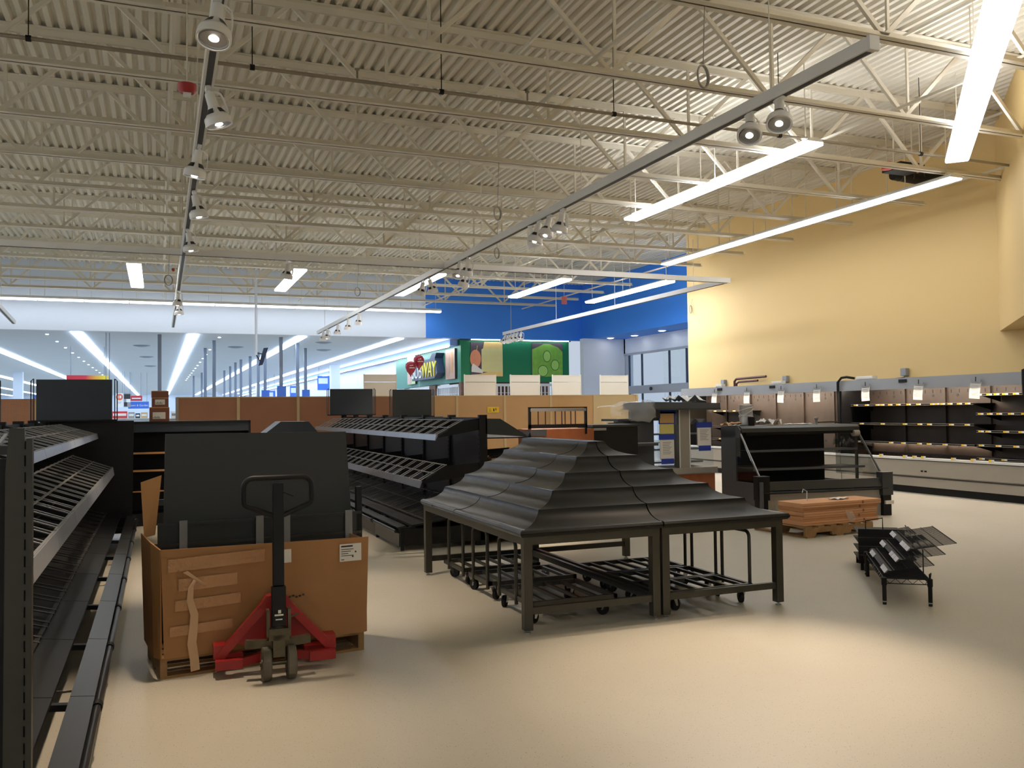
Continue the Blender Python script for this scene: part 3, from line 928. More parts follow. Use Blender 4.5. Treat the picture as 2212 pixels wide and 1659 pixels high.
# a further gondola for the right backer and the one at the left edge
def block_gondola(label, x0, x1, y0, y1, z):
    t = thing('produce_gondola', label, 'gondola shelving', ((x0 + x1) / 2, y0, 0), group='produce gondolas')
    MB(t.location).box(x0, x1, y0, y1, 0.0, 0.3).build('base', 'black', t)
    MB(t.location).box((x0 + x1) / 2 - 0.03, (x0 + x1) / 2 + 0.03, y0, y1, 0.3, z).build('back_panel', 'black', t)
    for z_ in (0.75, 1.15): MB(t.location).box(x0 + 0.15, x1 - 0.15, y0, y1, z_, z_ + 0.03).build('shelf', 'black', t)
    MB(t.location).box(x0 + 0.1, x1 - 0.1, y0, y1, z - 0.03, z).build('top_shelf', 'black', t)
    return t
block_gondola('black gondola hidden behind the stepped table', 4.85, 5.85, 18.3, 19.0, 1.50)
backer('dark green backer panel right of its blue twin, before the brown hardboard', 4.70, 5.58, 18.6, 1.505, 2.10, 'board')
block_gondola('black gondola at the far left edge of the view', -3.3, -2.0, 12.0, 16.0, 1.5)
backer('dark backer panel cut by the left edge of the view', -2.75, -1.90, 12.62, 1.505, 2.08, 'boardb')

# ------------------------------------------------------------------ stepped produce table
X0, X1, XC, Y0, Y1 = 2.43, 4.71, 3.565, 5.84, 8.41
NT, DS, DZ, ZB = 5, 0.211, 0.1155, 0.745
def tier_prof(j):
    """(inset, height) of one scooped step"""
    s0 = j * DS; z0 = ZB + j * DZ
    p = []
    if j == 0:
        p += [(-0.03, z0 - 0.035), (-0.045, z0 - 0.018), (-0.035, z0 - 0.002), (-0.012, z0 + 0.004)]
    else:
        p += [(-0.004, z0 - 0.012), (0.0, z0)]
        p = [(s0 + a, b) for a, b in p]
    for i in range(1 if j else 0, 11):
        q = i / 10 * PI / 2
        p.append((s0 + DS * (math.sin(q) * 0.985), z0 + DZ * (1 - math.cos(q)) + 0.006 * math.sin(2 * q)))
    return p
def tier_table(label, side):
    """side -1: left half, +1: right half"""
    t = thing('stepped_produce_table', label, 'produce table', (XC + side * 0.56, Y0, 0), group='halves of the stepped table')
    o = t.location
    def XW(s):
        return X0 + s if side < 0 else X1 - s
    xin = XC + side * 0.006
    for j in range(NT):
        P = tier_prof(j)
        # front piece: the step runs along x, mitred at the outer corner
        mb = MB(o)
        vs = []
        for s, z in P: vs.append((XW(s + 0.003), Y0 + s, z))
        for s, z in P: vs.append((xin, Y0 + s, z))
        for s, z in P: vs.append((XW(s + 0.003), Y0 + s + 0.004, z - 0.014))
        for s, z in P: vs.append((xin, Y0 + s + 0.004, z - 0.014))
        n = len(P)
        fs = []
        for i in range(n - 1):
            fs += [(i, i + 1, n + i + 1, n + i), (2 * n + i, 3 * n + i, 3 * n + i + 1, 2 * n + i + 1), (n + i, n + i + 1, 3 * n + i + 1, 3 * n + i), (i, 2 * n + i, 2 * n + i + 1, i + 1)]
        fs += [(0, n, 3 * n, 2 * n), (n - 1, 3 * n - 1, 4 * n - 1, 2 * n - 1)]
        mb.add(vs, fs, True)
        mb.build('front_tier', 'tierd', t)
        # side pieces: the step runs along y in three lengths
        cuts = {0: [0.55, 0.83], 1: [0.42, 0.80], 2: [0.30, 0.62], 3: [0.24, 0.66], 4: [0.12, 0.5]}[j]
        ys = [None] + [Y0 + (j + 1) * DS + (Y1 - 0.04 - Y0 - (j + 1) * DS) * c for c in cuts] + [Y1 - 0.04]
        for a in range(3):
            vs = []
            dz = 0.0 if a % 2 == 0 else 0.0035
            for s, z in P: vs.append((XW(s), Y0 + s + 0.003 if a == 0 else ys[a] + 0.002, z + dz))
            for s, z in P: vs.append((XW(s), ys[a + 1] - 0.002, z + dz))
            for s, z in P: vs.append((XW(s + 0.004), Y0 + s + 0.003 if a == 0 else ys[a] + 0.002, z - 0.014))
            for s, z in P: vs.append((XW(s + 0.004), ys[a + 1] - 0.002, z - 0.014))
            mb = MB(o).add(vs, fs, True)
            mb.build('side_tier', 'tier', t)
    s5 = NT * DS
    mb = MB(o)
    a, b = sorted((XW(s5), xin))
    mb.box(a, b, Y0 + s5, Y1 - 0.04, ZB + NT * DZ - 0.012, ZB + NT * DZ + 0.002)
    mb.build('top_ledge', 'tierd', t)
    # stepped back closing panel
    poly = [(XW(-0.03), ZB - 0.03)]
    for j in range(NT):
        poly += [(XW(j * DS + 0.01), ZB + j * DZ - 0.02), (XW((j + 1) * DS), ZB + j * DZ + 0.01)]
    poly += [(XW(s5), ZB + NT * DZ - 0.02), (xin, ZB + NT * DZ - 0.02), (xin, ZB - 0.03)]
    MB(o).prism(poly, 'y', Y1 - 0.039, Y1 - 0.03).build('back_panel', 'tierd', t)
    # frame
    xa, xb = sorted((XW(0.0), xin + side * 0.004))
    xa += 0.0; xb -= 0.0
    MB(o).box(xa + 0.005, xb - 0.005, Y0 + 0.005, Y1 - 0.005, 0.695, 0.712).build('table_top', 'black', t)
    fr = MB(o)
    fr.box(xa, xb, Y0, Y0 + 0.04, 0.635, 0.705).box(xa, xb, Y1 - 0.04, Y1, 0.635, 0.705)
    fr.box(xa, xa + 0.04, Y0 + 0.04, Y1 - 0.04, 0.635, 0.705).box(xb - 0.04, xb, Y0 + 0.04, Y1 - 0.04, 0.635, 0.705)
    fr.build('top_frame', 'bronze', t)
    for x in (xa, xb - 0.066):
        for y in (Y0, Y1 - 0.066):
            lg = MB(o).box(x, x + 0.066, y, y + 0.066, 0.025, 0.64).build('leg', 'bronze', t, bevel=0.004)
            MB(o).lathe([(0.0, 0), (0.024, 0), (0.024, 0.01), (0.01, 0.014), (0.01, 0.03), (0.0, 0.03)], (x + 0.033, y + 0.033, 0), 12).build('foot', 'chrome', lg)
    st = MB(o).box(xa + 0.066, xb - 0.066, Y0 + 0.015, Y0 + 0.05, 0.135, 0.185).box(xa + 0.066, xb - 0.066, Y1 - 0.05, Y1 - 0.015, 0.135, 0.185)
    xi = xb - 0.05 if side < 0 else xa + 0.015
    st.box(xi, xi + 0.035, Y0 + 0.066, Y1 - 0.066, 0.135, 0.185)
    st.build('stretcher', 'bronze', t)
    return t
tier_table('left half of the black stepped produce table with scooped plastic tiers', -1)
tier_table('right half of the black stepped produce table with scooped plastic tiers', 1)

# carts parked under it
def caster(mb_w, mb_f, x, y, a):
    r = 0.048
    dx, dy = 0.03 * math.cos(a), 0.03 * math.sin(a)
    cx, cy = x + dx, y + dy
    n = 14
    ax = Vector((-math.sin(a), math.cos(a), 0))
    vs = []
    for sgn in (-0.014, 0.014):
        for k in range(n):
            q = 2 * PI * k / n
            vs.append(Vector((cx, cy, r)) + ax * sgn + Vector((math.cos(a), math.sin(a), 0)) * (r * math.cos(q)) + Vector((0, 0, 1)) * (r * math.sin(q)))
    fs = [tuple(range(n)), tuple(reversed(range(n, 2 * n)))] + [(k, k + n, (k + 1) % n + n, (k + 1) % n) for k in range(n)]
    mb_w.add(vs, fs)
    for sgn in (-0.02, 0.02):
        p = Vector((x, y, 0)) + ax * sgn
        q = Vector((cx, cy, 0)) + ax * sgn
        mb_f.add([(p.x - 0.02, p.y - 0.0, 0.12), (p.x + 0.02, p.y, 0.12), (q.x + 0.008, q.y, r - 0.01), (q.x - 0.008, q.y, r - 0.01)], [(0, 1, 2, 3)])
    mb_f.box(x - 0.03, x + 0.03, y - 0.03, y + 0.03, 0.118, 0.128)
def cart(label, xh, d, yc, hy, wid, ln, hw):
    """xh: x of the handle end, d: direction of the platform, hy: centre of the handle"""
    t = thing('platform_cart', label, 'cart', (xh, yc, 0), group='carts under the stepped table')
    o = t.location
    a, b = yc - wid / 2, yc + wid / 2
    x0, x1 = xh + d * 0.0, xh + d * ln
    xl, xr = min(x0, x1), max(x0, x1)
    fr = MB(o).box(xl, xr, a, a + 0.03, 0.13, 0.165).box(xl, xr, b - 0.03, b, 0.13, 0.165).box(xl, xl + 0.03, a, b, 0.13, 0.165).box(xr - 0.03, xr, a, b, 0.13, 0.165)
    fr.build('frame', 'bronze', t)
    k = 0
    x = xl + 0.13
    while x < xr - 0.08:
        MB(o).box(x, x + 0.025, a + 0.03, b - 0.03, 0.14, 0.163).build('slat', 'bronze', t)
        x += 0.145
    for xx in (xl + 0.07, xr - 0.07):
        for yy in (a + 0.05, b - 0.05):
            w, f = MB(o), MB(o)
            caster(w, f, xx, yy, random.uniform(0, 6.28))
            c = w.build('caster', 'rubber', t)
            f.build('caster_fork', 'chrome', c)
    r = 0.05
    ya, yb = hy - hw / 2, hy + hw / 2
    pts = [(xh, ya, 0.10), (xh, ya, 0.585 - r)]
    for i in range(1, 6):
        q = PI / 2 * i / 5
        pts.append((xh, ya + r - r * math.cos(q), 0.585 - r + r * math.sin(q)))
    for i in range(0, 6):
        q = PI / 2 * i / 5
        pts.append((xh, yb - r + r * math.sin(q), 0.585 - r + r * math.cos(q)))
    pts.append((xh, yb, 0.10))
    MB(o).tube(pts, 0.0145, 10).build('handle', 'bronze', t)
    return t
cart('cart under the left half of the stepped table, farthest of its three', 2.58, 1, 7.96, 7.86, 0.56, 0.78, 0.42)
cart('cart under the left half of the stepped table, middle of its three', 2.58, 1, 7.26, 7.19, 0.56, 0.82, 0.36)
cart('cart under the left half of the stepped table, nearest of its three', 2.58, 1, 6.46, 6.55, 0.72, 0.74, 0.36)
cart('cart under the right half of the stepped table, nearest of its three', 4.52, -1, 6.22, 6.22, 0.45, 0.80, 0.38)
cart('cart under the right half of the stepped table, middle of its three', 4.52, -1, 6.69, 6.69, 0.45, 0.88, 0.37)
cart('cart under the right half of the stepped table, farthest of its three', 4.50, -1, 7.22, 7.14, 0.54, 0.86, 0.37)

# ------------------------------------------------------------------ pallet box with its contents
BA = math.atan2(5.92 - 5.76, 1.30 - 0.01)
BL = (0.01, 5.78, 0)
def pallet(label, loc, rz, w, d, h, nb):
    t = thing('wooden_pallet', label, 'pallet', loc, rz, 'wooden pallets')
    for y in [i * (d - 0.09) / (nb - 1) for i in range(nb)]:
        MB().box(0, w, y, y + 0.09, h - 0.018, h).build('deck_board', 'wood', t)
    for x in (0.0, w / 2 - 0.02, w - 0.04):
        MB().box(x, x + 0.04, 0.0, d, 0.018, h - 0.018).build('stringer', 'wood', t)
    for y in (0.0, d / 2 - 0.05, d - 0.1):
        MB().box(0, w, y, y + 0.1, 0, 0.018).build('bottom_board', 'wood', t)
    return t
pallet('wooden pallet under the tall cardboard box, held by the pallet jack', BL, BA, 1.29, 0.62, 0.125, 5)
bx = thing('pallet_box', 'tall open brown cardboard box on a pallet, taped at its left corner', 'box', (BL[0], BL[1], 0.126), BA)
bw, bd, bh_ = 1.30, 0.55, 0.64
mb = MB()
# front wall bowed a little, with a rounded left corner
mb.add([(0.02, -0.02, 0), (bw, -0.02, 0), (bw, -0.013, 0), (0.02, -0.013, 0), (0.0, -0.03, bh_ + 0.02), (bw + 0.02, -0.02, bh_ - 0.005), (bw + 0.02, -0.013, bh_ - 0.005), (0.0, -0.023, bh_ + 0.02)],
       [(0, 3, 2, 1), (4, 5, 6, 7), (0, 1, 5, 4), (1, 2, 6, 5), (2, 3, 7, 6), (3, 0, 4, 7)])
mb.build('front_wall', 'card', bx)
MB().add([(0.0, -0.02, 0), (-0.03, 0.06, 0), (-0.03, bd, 0), (-0.022, bd, 0), (-0.02, 0.064, 0), (0.008, -0.012, 0),
          (-0.005, -0.03, bh_ + 0.02), (-0.05, 0.06, bh_ + 0.06), (-0.05, bd, bh_ + 0.06), (-0.042, bd, bh_ + 0.06), (-0.042, 0.064, bh_ + 0.06), (0.003, -0.022, bh_ + 0.02)],
         [(0, 1, 7, 6), (1, 2, 8, 7), (2, 3, 9, 8), (3, 4, 10, 9), (4, 5, 11, 10), (5, 0, 6, 11), (6, 7, 10, 11), (7, 8, 9, 10), (0, 5, 4, 1), (1, 4, 3, 2)]).build('side_wall', 'card', bx)
MB().box(bw, bw + 0.008, -0.01, bd, 0, bh_ - 0.02).build('side_wall', 'card', bx)
MB().box(-0.02, bw, bd, bd + 0.008, 0, bh_ - 0.02).build('back_wall', 'card', bx)
MB().add([(-0.04, 0.46, bh_ + 0.04), (0.03, 0.48, bh_ + 0.05), (0.07, 0.48, 1.08), (-0.06, 0.46, 1.04), (-0.04, 0.468, bh_ + 0.04), (0.03, 0.488, bh_ + 0.05), (0.07, 0.488, 1.08), (-0.06, 0.468, 1.04)],
         [(0, 1, 2, 3), (7, 6, 5, 4), (0, 4, 5, 1), (1, 5, 6, 2), (2, 6, 7, 3), (3, 7, 4, 0)]).build('raised_flap', 'cardl', bx, 'orange-brown flap sticking up at the left')
fy = -0.034
for z0, z1, x0, x1 in ((0.52, 0.60, 0.04, 0.62), (0.40, 0.475, 0.10, 0.45), (0.28, 0.345, 0.08, 0.47), (0.13, 0.19, 0.05, 0.42)):
    mb = MB()
    n = 14
    vs = []
    for i in range(n + 1):
        x = x0 + (x1 - x0) * i / n
        for z in (z0, z1):
            vs.append((x, fy + 0.006 * (1 - z / 0.64) - 0.002 - random.uniform(0, 0.003), z + (x - x0) * 0.03))
    mb.add(vs, [(2 * i, 2 * i + 2, 2 * i + 3, 2 * i + 1) for i in range(n)])
    mb.build('tape_strip', 'tape', bx, 'clear glossy packing tape')
mb = MB()
pts = [(0.20, 0.47), (0.17, 0.42), (0.165, 0.34), (0.19, 0.25), (0.185, 0.16), (0.175, 0.08), (0.19, -0.02), (0.195, -0.09)]
vs = []
for i, (x, z) in enumerate(pts):
    w = 0.012 + 0.014 * min(i, 4) / 4
    vs += [(x - w, -0.042 - 0.004 * (i % 2), z), (x + w, -0.046 - 0.006 * (i % 2), z + 0.008)]
mb.add(vs, [(2 * i, 2 * i + 1, 2 * i + 3, 2 * i + 2) for i in range(len(pts) - 1)])
mb.add([(0.125, -0.045, 0.515), (0.15, -0.05, 0.525), (0.26, -0.06, 0.43), (0.245, -0.05, 0.425)], [(0, 1, 2, 3)])
mb.build('torn_strip', 'torn', bx, 'peeled pale paper strip hanging down')
lb = MB().box(1.115, 1.265, -0.03, -0.025, 0.485, 0.60).build('paper_label', 'paper', bx, 'white printed shipping label')
mb = MB()
mb.box(1.125, 1.205, -0.0315, -0.03, 0.58, 0.59)
for i in range(4): mb.box(1.125, 1.21 - 0.018 * (i % 3), -0.0315, -0.03, 0.563 - i * 0.014, 0.567 - i * 0.014)
mb.box(1.22, 1.23, -0.0315, -0.03, 0.54, 0.55).box(1.2, 1.21, -0.0315, -0.03, 0.51, 0.52).box(1.125, 1.145, -0.0315, -0.03, 0.495, 0.50)
mb.build('print', 'ink', lb)
lb = MB().box(0.69, 0.79, -0.036, -0.031, 0.515, 0.60).build('paper_label', 'paper', bx, 'white label with handwriting')
text('31', 'handwriting', 'grey', lb, (0.70, -0.0365, 0.54), (PI / 2, 0, 0), 0.05, 0.0005)
mb = MB()
for i in range(12): mb.box(0.62 + i * 0.022, 0.634 + i * 0.022, -0.031, -0.026, 0.283 + 0.004 * (i % 3), 0.292 + 0.005 * ((i * 7) % 3))
mb.build('print', 'ink', bx)

# charcoal board and a shorter rack panel standing in the box
bd_ = thing('charcoal_board', 'large charcoal board standing upright in the pallet box', 'board', (0.02, 6.24, 0.14), BA * 0.5)
mb = MB().add([(0.0, 0.06, 0), (1.33, 0.06, 0), (1.275, 0.16, 1.325), (0.035, 0.16, 1.335), (0.0, 0.085, 0), (1.33, 0.085, 0), (1.275, 0.185, 1.325), (0.035, 0.185, 1.335)],
              [(0, 1, 2, 3), (7, 6, 5, 4), (0, 4, 5, 1), (1, 5, 6, 2), (2, 6, 7, 3), (3, 7, 4, 0)])
mb.build('sheet', 'board', bd_)
MB().box(-0.03, 0.02, 0.09, 0.12, 0.86, 0.90).build('clip', 'board', bd_)
rk = thing('rack_panel', 'short black rack panel with four grey straps, in front of the charcoal board', 'panel', (0.0, 6.13, 0.14), BA * 0.7)
MB().box(0.0, 1.36, 0.05, 0.065, 0.0, 0.755).build('sheet', 'board', rk)
MB().box(0.0, 1.36, 0.03, 0.05, 0.74, 0.757).build('top_rail', 'board', rk)
MB().box(0.0, 1.36, 0.035, 0.048, 0.60, 0.62).build('lower_rail', 'bronze', rk)
for x in (0.13, 0.62, 0.80, 1.24): MB().box(x, x + 0.05, 0.022, 0.034, 0.30, 0.77).build('strap', 'grey', rk)
MB().box(1.33, 1.37, 0.05, 0.09, 0.3, 0.93).build('corner_strip', 'black', rk)

# pallet jack
pj = thing('pallet_jack', 'red pallet jack with a black handle, wheels towards the viewer', 'pallet jack', (0.675, 5.50, 0), -0.03)
for s in (-1, 1):
    MB().box(s * 0.27 - 0.08, s * 0.27 + 0.08, 0.30, 0.95, 0.065, 0.105).build('fork', 'red', pj)
    MB().bar((s * 0.03, 0.16, 0.46), (s * 0.335, 0.20, 0.12), 0.05, 0.05, (0, 1, 0)).build('frame_leg', 'red', pj)
    MB().box(min(s * 0.20, s * 0.36), max(s * 0.20, s * 0.36), 0.12, 0.20, 0.055, 0.11).build('frame_foot', 'red', pj)
    MB().box(min(s * 0.30, s * 0.37), max(s * 0.30, s * 0.37), 0.18, 0.30, 0.11, 0.19).build('frame_gusset', 'red', pj)
    MB().bar((s * 0.21, 0.17, 0.08), (s * 0.08, 0.19, 0.10), 0.03, 0.05).build('tie_bar', 'red', pj)
MB().prism([(-0.04, 0.475), (0.05, 0.475), (0.26, 0.20), (0.18, 0.17), (-0.18, 0.17), (-0.26, 0.20)], 'y', 0.21, 0.235).build('back_plate', 'red', pj)
MB().prism([(-0.06, 0.475), (0.06, 0.475), (0.11, 0.40), (-0.11, 0.40)], 'y', 0.14, 0.21).build('frame_head', 'red', pj)
for s in (-1, 1):
    wl = MB().lathe([(0.03, -0.024), (0.088, -0.028), (0.1, -0.02), (0.1, 0.02), (0.088, 0.028), (0.03, 0.024)], (s * 0.073, 0.0, 0.1), 24, 'x').build('steer_wheel', 'wheel', pj)
    MB().lathe([(0.0, -0.029), (0.03, -0.029), (0.03, 0.029), (0.0, 0.029)], (s * 0.073, 0.0, 0.1), 14, 'x').build('wheel_hub', 'caststeel', wl)
    MB().bar((s * 0.02, 0.03, 0.21), (s * 0.19, 0.06, 0.215), 0.05, 0.045).build('axle_arm', 'caststeel', pj)
MB().tube([(-0.11, 0, 0.1), (0.11, 0, 0.1)], 0.014, 8).build('axle', 'caststeel', pj)
MB().box(-0.035, 0.035, -0.03, 0.06, 0.14, 0.27).lathe([(0.0, 0.2), (0.045, 0.2), (0.05, 0.26), (0.04, 0.34), (0.0, 0.34)], (0, 0.03, 0), 16).build('pump_body', 'caststeel', pj, 'greasy cast steel pump')
for s in (-1, 1): MB().box(s * 0.062 - 0.009, s * 0.062 + 0.009, -0.02, 0.05, 0.26, 0.42).build('pivot_fork', 'caststeel', pj)
MB().box(-0.06, 0.06, -0.03, 0.02, 0.24, 0.31).build('pivot_block', 'caststeel', pj)
MB().tube([(0.06, -0.01, 0.37), (0.12, -0.01, 0.385)], 0.006, 6).build('pedal_pin', 'caststeel', pj)
sh = MB()
sh.box(-0.042, 0.042, -0.02, 0.03, 0.32, 0.56).box(-0.034, 0.034, -0.01, 0.035, 0.56, 1.18)
sh.build('handle_shaft', 'black', pj, bevel=0.006)
MB().box(-0.032, 0.032, -0.024, -0.02, 0.34, 0.42).build('sticker', 'rubber', pj)
MB().box(-0.026, 0.026, -0.0255, -0.0235, 0.385, 0.395).box(-0.005, 0.012, -0.0255, -0.0235, 0.40, 0.42).box(-0.02, 0.02, -0.0255, -0.0235, 0.36, 0.367).build('sticker_print', 'paper', pj)
pts = [(-0.0, 0.0, 1.225)]
def rc(cx, cz, r, a0, a1, n=5):
    return [(cx + r * math.cos(a0 + (a1 - a0) * i / n), 0.01, cz + r * math.sin(a0 + (a1 - a0) * i / n)) for i in range(n + 1)]
pts = rc(0.145, 1.16, 0.055, PI / 2, 0) + [(0.2, 0.01, 1.085)] + rc(0.17, 1.075, 0.03, 0, -PI / 3, 3) + [(0.03, 0.01, 0.985), (-0.03, 0.01, 0.985)] + rc(-0.17, 1.075, 0.03, PI + PI / 3, PI, 3) + rc(-0.145, 1.16, 0.055, PI, PI / 2)
MB().tube(pts, 0.0165, 10, True).build('handle_loop', 'black', pj)
MB().bar((0.02, -0.01, 1.13), (0.09, -0.02, 1.10), 0.014, 0.008).build('release_lever', 'rubber', pj)
# ------------------------------------------------------------------ refrigerated wall cases
XF = 12.88
def wall_case(label, ya, yb, sections, sheet):
    t = thing('wall_case', label, 'display case', (XF, ya, 0), group='refrigerated wall cases')
    o = t.location
    MB(o).box(XF + 0.06, XF + 0.1, ya, yb, 0, 0.145).build('kick_plate', 'rubber', t)
    mb = MB(o).prism([(XF + 0.0, 0.13), (XF + 0.07, 0.13), (XF + 0.07, 0.60), (XF - 0.02, 0.60), (XF - 0.02, 0.33), (XF - 0.005, 0.315), (XF - 0.005, 0.285), (XF, 0.27)], 'y', ya, yb)
    mb.build('front_panel', 'greyc', t)
    MB(o).box(XF - 0.012, XF - 0.003, ya, yb, 0.288, 0.312).build('rub_strip', 'darkslot', t)
    MB(o).box(XF - 0.03, XF + 0.085, ya, yb, 0.615, 0.655).build('front_lip', 'whitep', t, 'bright white lip')
    MB(o).box(XF - 0.028, XF + 0.0, ya, yb, 0.60, 0.615).build('lip_shadow_gap', 'darkslot', t)
    MB(o).box(XF + 0.085, 13.66, ya, yb, 0.55, 0.57).box(13.0, 13.72, ya, yb, 0.02, 0.55).build('deck', 'case_in', t)
    gr = MB(o).box(13.50, 13.515, ya, yb, 0.57, 0.70)
    gr.build('return_grille', 'case_in', t)
    g2 = MB(o)
    y = ya + 0.2
    while y < yb - 0.3:
        for q in range(4): g2.box(13.495, 13.50, y + q * 0.11, y + q * 0.11 + 0.06, 0.645, 0.665)
        y += 0.61
    tag(g2.build('grille_slots', 'darkslot', t), kind='stuff')
    n = max(1, round((yb - ya) / 0.92))
    s = (yb - ya) / n
    for i in range(n):
        a, b = ya + i * s + 0.004, ya + (i + 1) * s - 0.004
        pn = MB(o).box(13.64, 13.66, a, b, 0.57, 2.02).build('back_liner', 'case_in', t)
        hl = MB(o)
        for q in (0.3, 0.72):
            for z in (0.86, 1.79): hl.lathe([(0.0, -0.004), (0.028, -0.004), (0.028, 0.0), (0.0, 0.0)], (13.64, a + s * q, z), 8, 'x')
        for q in range(5): hl.box(13.634, 13.64, a + 0.1 + q * 0.18, a + 0.115 + q * 0.18, 1.84, 1.9)
        tag(hl.build('liner_holes', 'darkslot', pn), kind='stuff')
        MB(o).box(13.6, 13.64, b - 0.02, b + 0.02, 0.57, 2.02).build('standard', 'case_in', t)
    MB(o).prism([(XF - 0.02, 1.92), (XF + 0.02, 1.92), (XF + 0.03, 2.13), (XF + 0.0, 2.13)], 'y', ya, yb).build('canopy_band', 'greyl', t)
    MB(o).box(XF + 0.0, 13.74, ya, yb, 2.10, 2.13).build('canopy_top', 'greyl', t)
    MB(o).box(XF + 0.02, 13.7, ya, yb, 2.02, 2.04).build('canopy_underside', 'case_in', t)
    MB(o).box(XF + 0.13, XF + 0.165, ya + 0.1, yb - 0.1, 1.955, 1.985).build('canopy_tube', 'tube_case', t)
    for y in (ya, yb - 0.03):
        MB(o).box(XF + 0.02, 13.7, y, y + 0.03, 0.14, 2.1).build('end_panel', 'rubber', t)
    for (sa, sb, z, tags, dep) in sections:
        sh = MB(o).box(13.62 - dep, 13.63, sa, sb, z - 0.03, z - 0.01).build('case_shelf', 'rubber', t)
        MB(o).box(13.61 - dep, 13.62 - dep, sa, sb, z - 0.035, z + 0.002).build('price_rail', 'rubber', sh)
        MB(o).box(13.606 - dep, 13.61 - dep, sa, sb, z - 0.004, z + 0.002).box(13.606 - dep, 13.61 - dep, sa, sb, z - 0.035, z - 0.029).build('rail_edge', 'greyc', sh)
        for y in tags:
            MB(o).box(13.60 - dep, 13.607 - dep, y - 0.05, y, z - 0.030, z).build('price_tag', 'paper', sh)
            MB(o).box(13.60 - dep, 13.607 - dep, y, y + 0.055, z - 0.030, z).build('price_tag', 'yellowtag', sh)
        for y in (sa + 0.05, sb - 0.05):
            MB(o).prism([(13.62 - dep + 0.05, z - 0.03), (13.63, z - 0.03), (13.63, z - 0.14)], 'y', y - 0.006, y + 0.006).build('shelf_arm', 'rubber', sh)
    return t
def ypx(pairs): return pairs
s1 = (11.14, 14.05); s2 = (7.6, 11.08)
secs = [
    (s1[0], s1[1], 1.645, [13.9, 13.6, 13.32, 13.2, 13.0, 12.8, 12.55, 12.32, 12.0, 11.9, 11.78, 11.62, 11.42, 11.25][:14], 0.50),
    (s1[0], s1[1], 1.275, [13.75, 13.2, 12.65, 12.3, 12.08, 11.6, 11.27], 0.50),
    (s1[0], s1[1], 0.915, [13.85, 13.0, 12.7, 12.32, 12.1, 11.75, 11.35], 0.50),
    (s2[0], s2[1], 1.795, [11.0, 10.8, 10.66, 10.5, 10.3, 10.1], 0.52),
    (s2[0], s2[1], 1.465, [10.98, 10.8, 10.62, 10.4, 10.16], 0.52),
    (s2[0], s2[1], 1.165, [10.98, 10.84, 10.5, 10.22], 0.52),
    (s2[0], s2[1], 0.925, [10.98, 10.65, 10.32], 0.52),
    (s2[0], s2[1], 0.695, [10.98, 10.55], 0.52),
]
wc1 = wall_case('near refrigerated wall case with empty shelves and yellow price tags', 5.5, 14.10, secs, None)
o = wc1.location
for y in (13.0, 12.42, 12.2, 12.0, 11.35, 10.95, 10.6):
    MB(o).box(XF - 0.04, XF - 0.034, y - 0.05, y, 0.645, 0.69).build('price_tag', 'paper', wc1)
    MB(o).box(XF - 0.04, XF - 0.034, y, y + 0.05, 0.645, 0.69).build('price_tag', 'yellowtag', wc1)
MB(o).box(XF - 0.025, XF - 0.018, 11.95, 12.0, 0.40, 0.43).box(XF - 0.025, XF - 0.018, 12.03, 12.08, 0.40, 0.43).build('outlet', 'rubber', wc1)
MB(o).box(13.56, 13.6, 11.2, 14.0, 0.868, 0.883).build('shelf_tube', 'tube_shelf', wc1)
wc2 = wall_case('far refrigerated wall case without shelves, behind the dark island case', 14.12, 19.95, [(17.6, 19.2, 1.55, [18.9, 18.5, 18.1], 0.4), (17.6, 19.2, 1.15, [18.6, 18.2], 0.4), (17.6, 19.2, 0.85, [18.7, 18.0], 0.4)], None)
# black conduit at the joint
t = thing('conduit', 'black conduit running down between the two wall cases', 'pipe', (XF - 0.05, 14.1, 0.7))
MB(t.location).tube([(XF - 0.05, 14.1, 0.7), (XF - 0.05, 14.1, 2.10), (XF - 0.04, 14.0, 2.19), (XF - 0.0, 13.9, 2.2), (XF + 0.06, 13.75, 2.17)], 0.025, 8).build('tube', 'rubber', t)
nm = bpy.data.materials.new('thin_notice_paper')
nm.use_nodes = True
nt = nm.node_tree
pb = nt.nodes['Principled BSDF']
pb.inputs['Base Color'].default_value = lin((246, 244, 238)); pb.inputs['Roughness'].default_value = 0.7
tl = nt.nodes.new('ShaderNodeBsdfTranslucent'); tl.inputs[0].default_value = lin((246, 240, 230))
ms = nt.nodes.new('ShaderNodeMixShader'); ms.inputs[0].default_value = 0.35
nt.links.new(pb.outputs[0], ms.inputs[1]); nt.links.new(tl.outputs[0], ms.inputs[2])
nt.links.new(ms.outputs[0], nt.nodes['Material Output'].inputs[0])
M['notice'] = nm
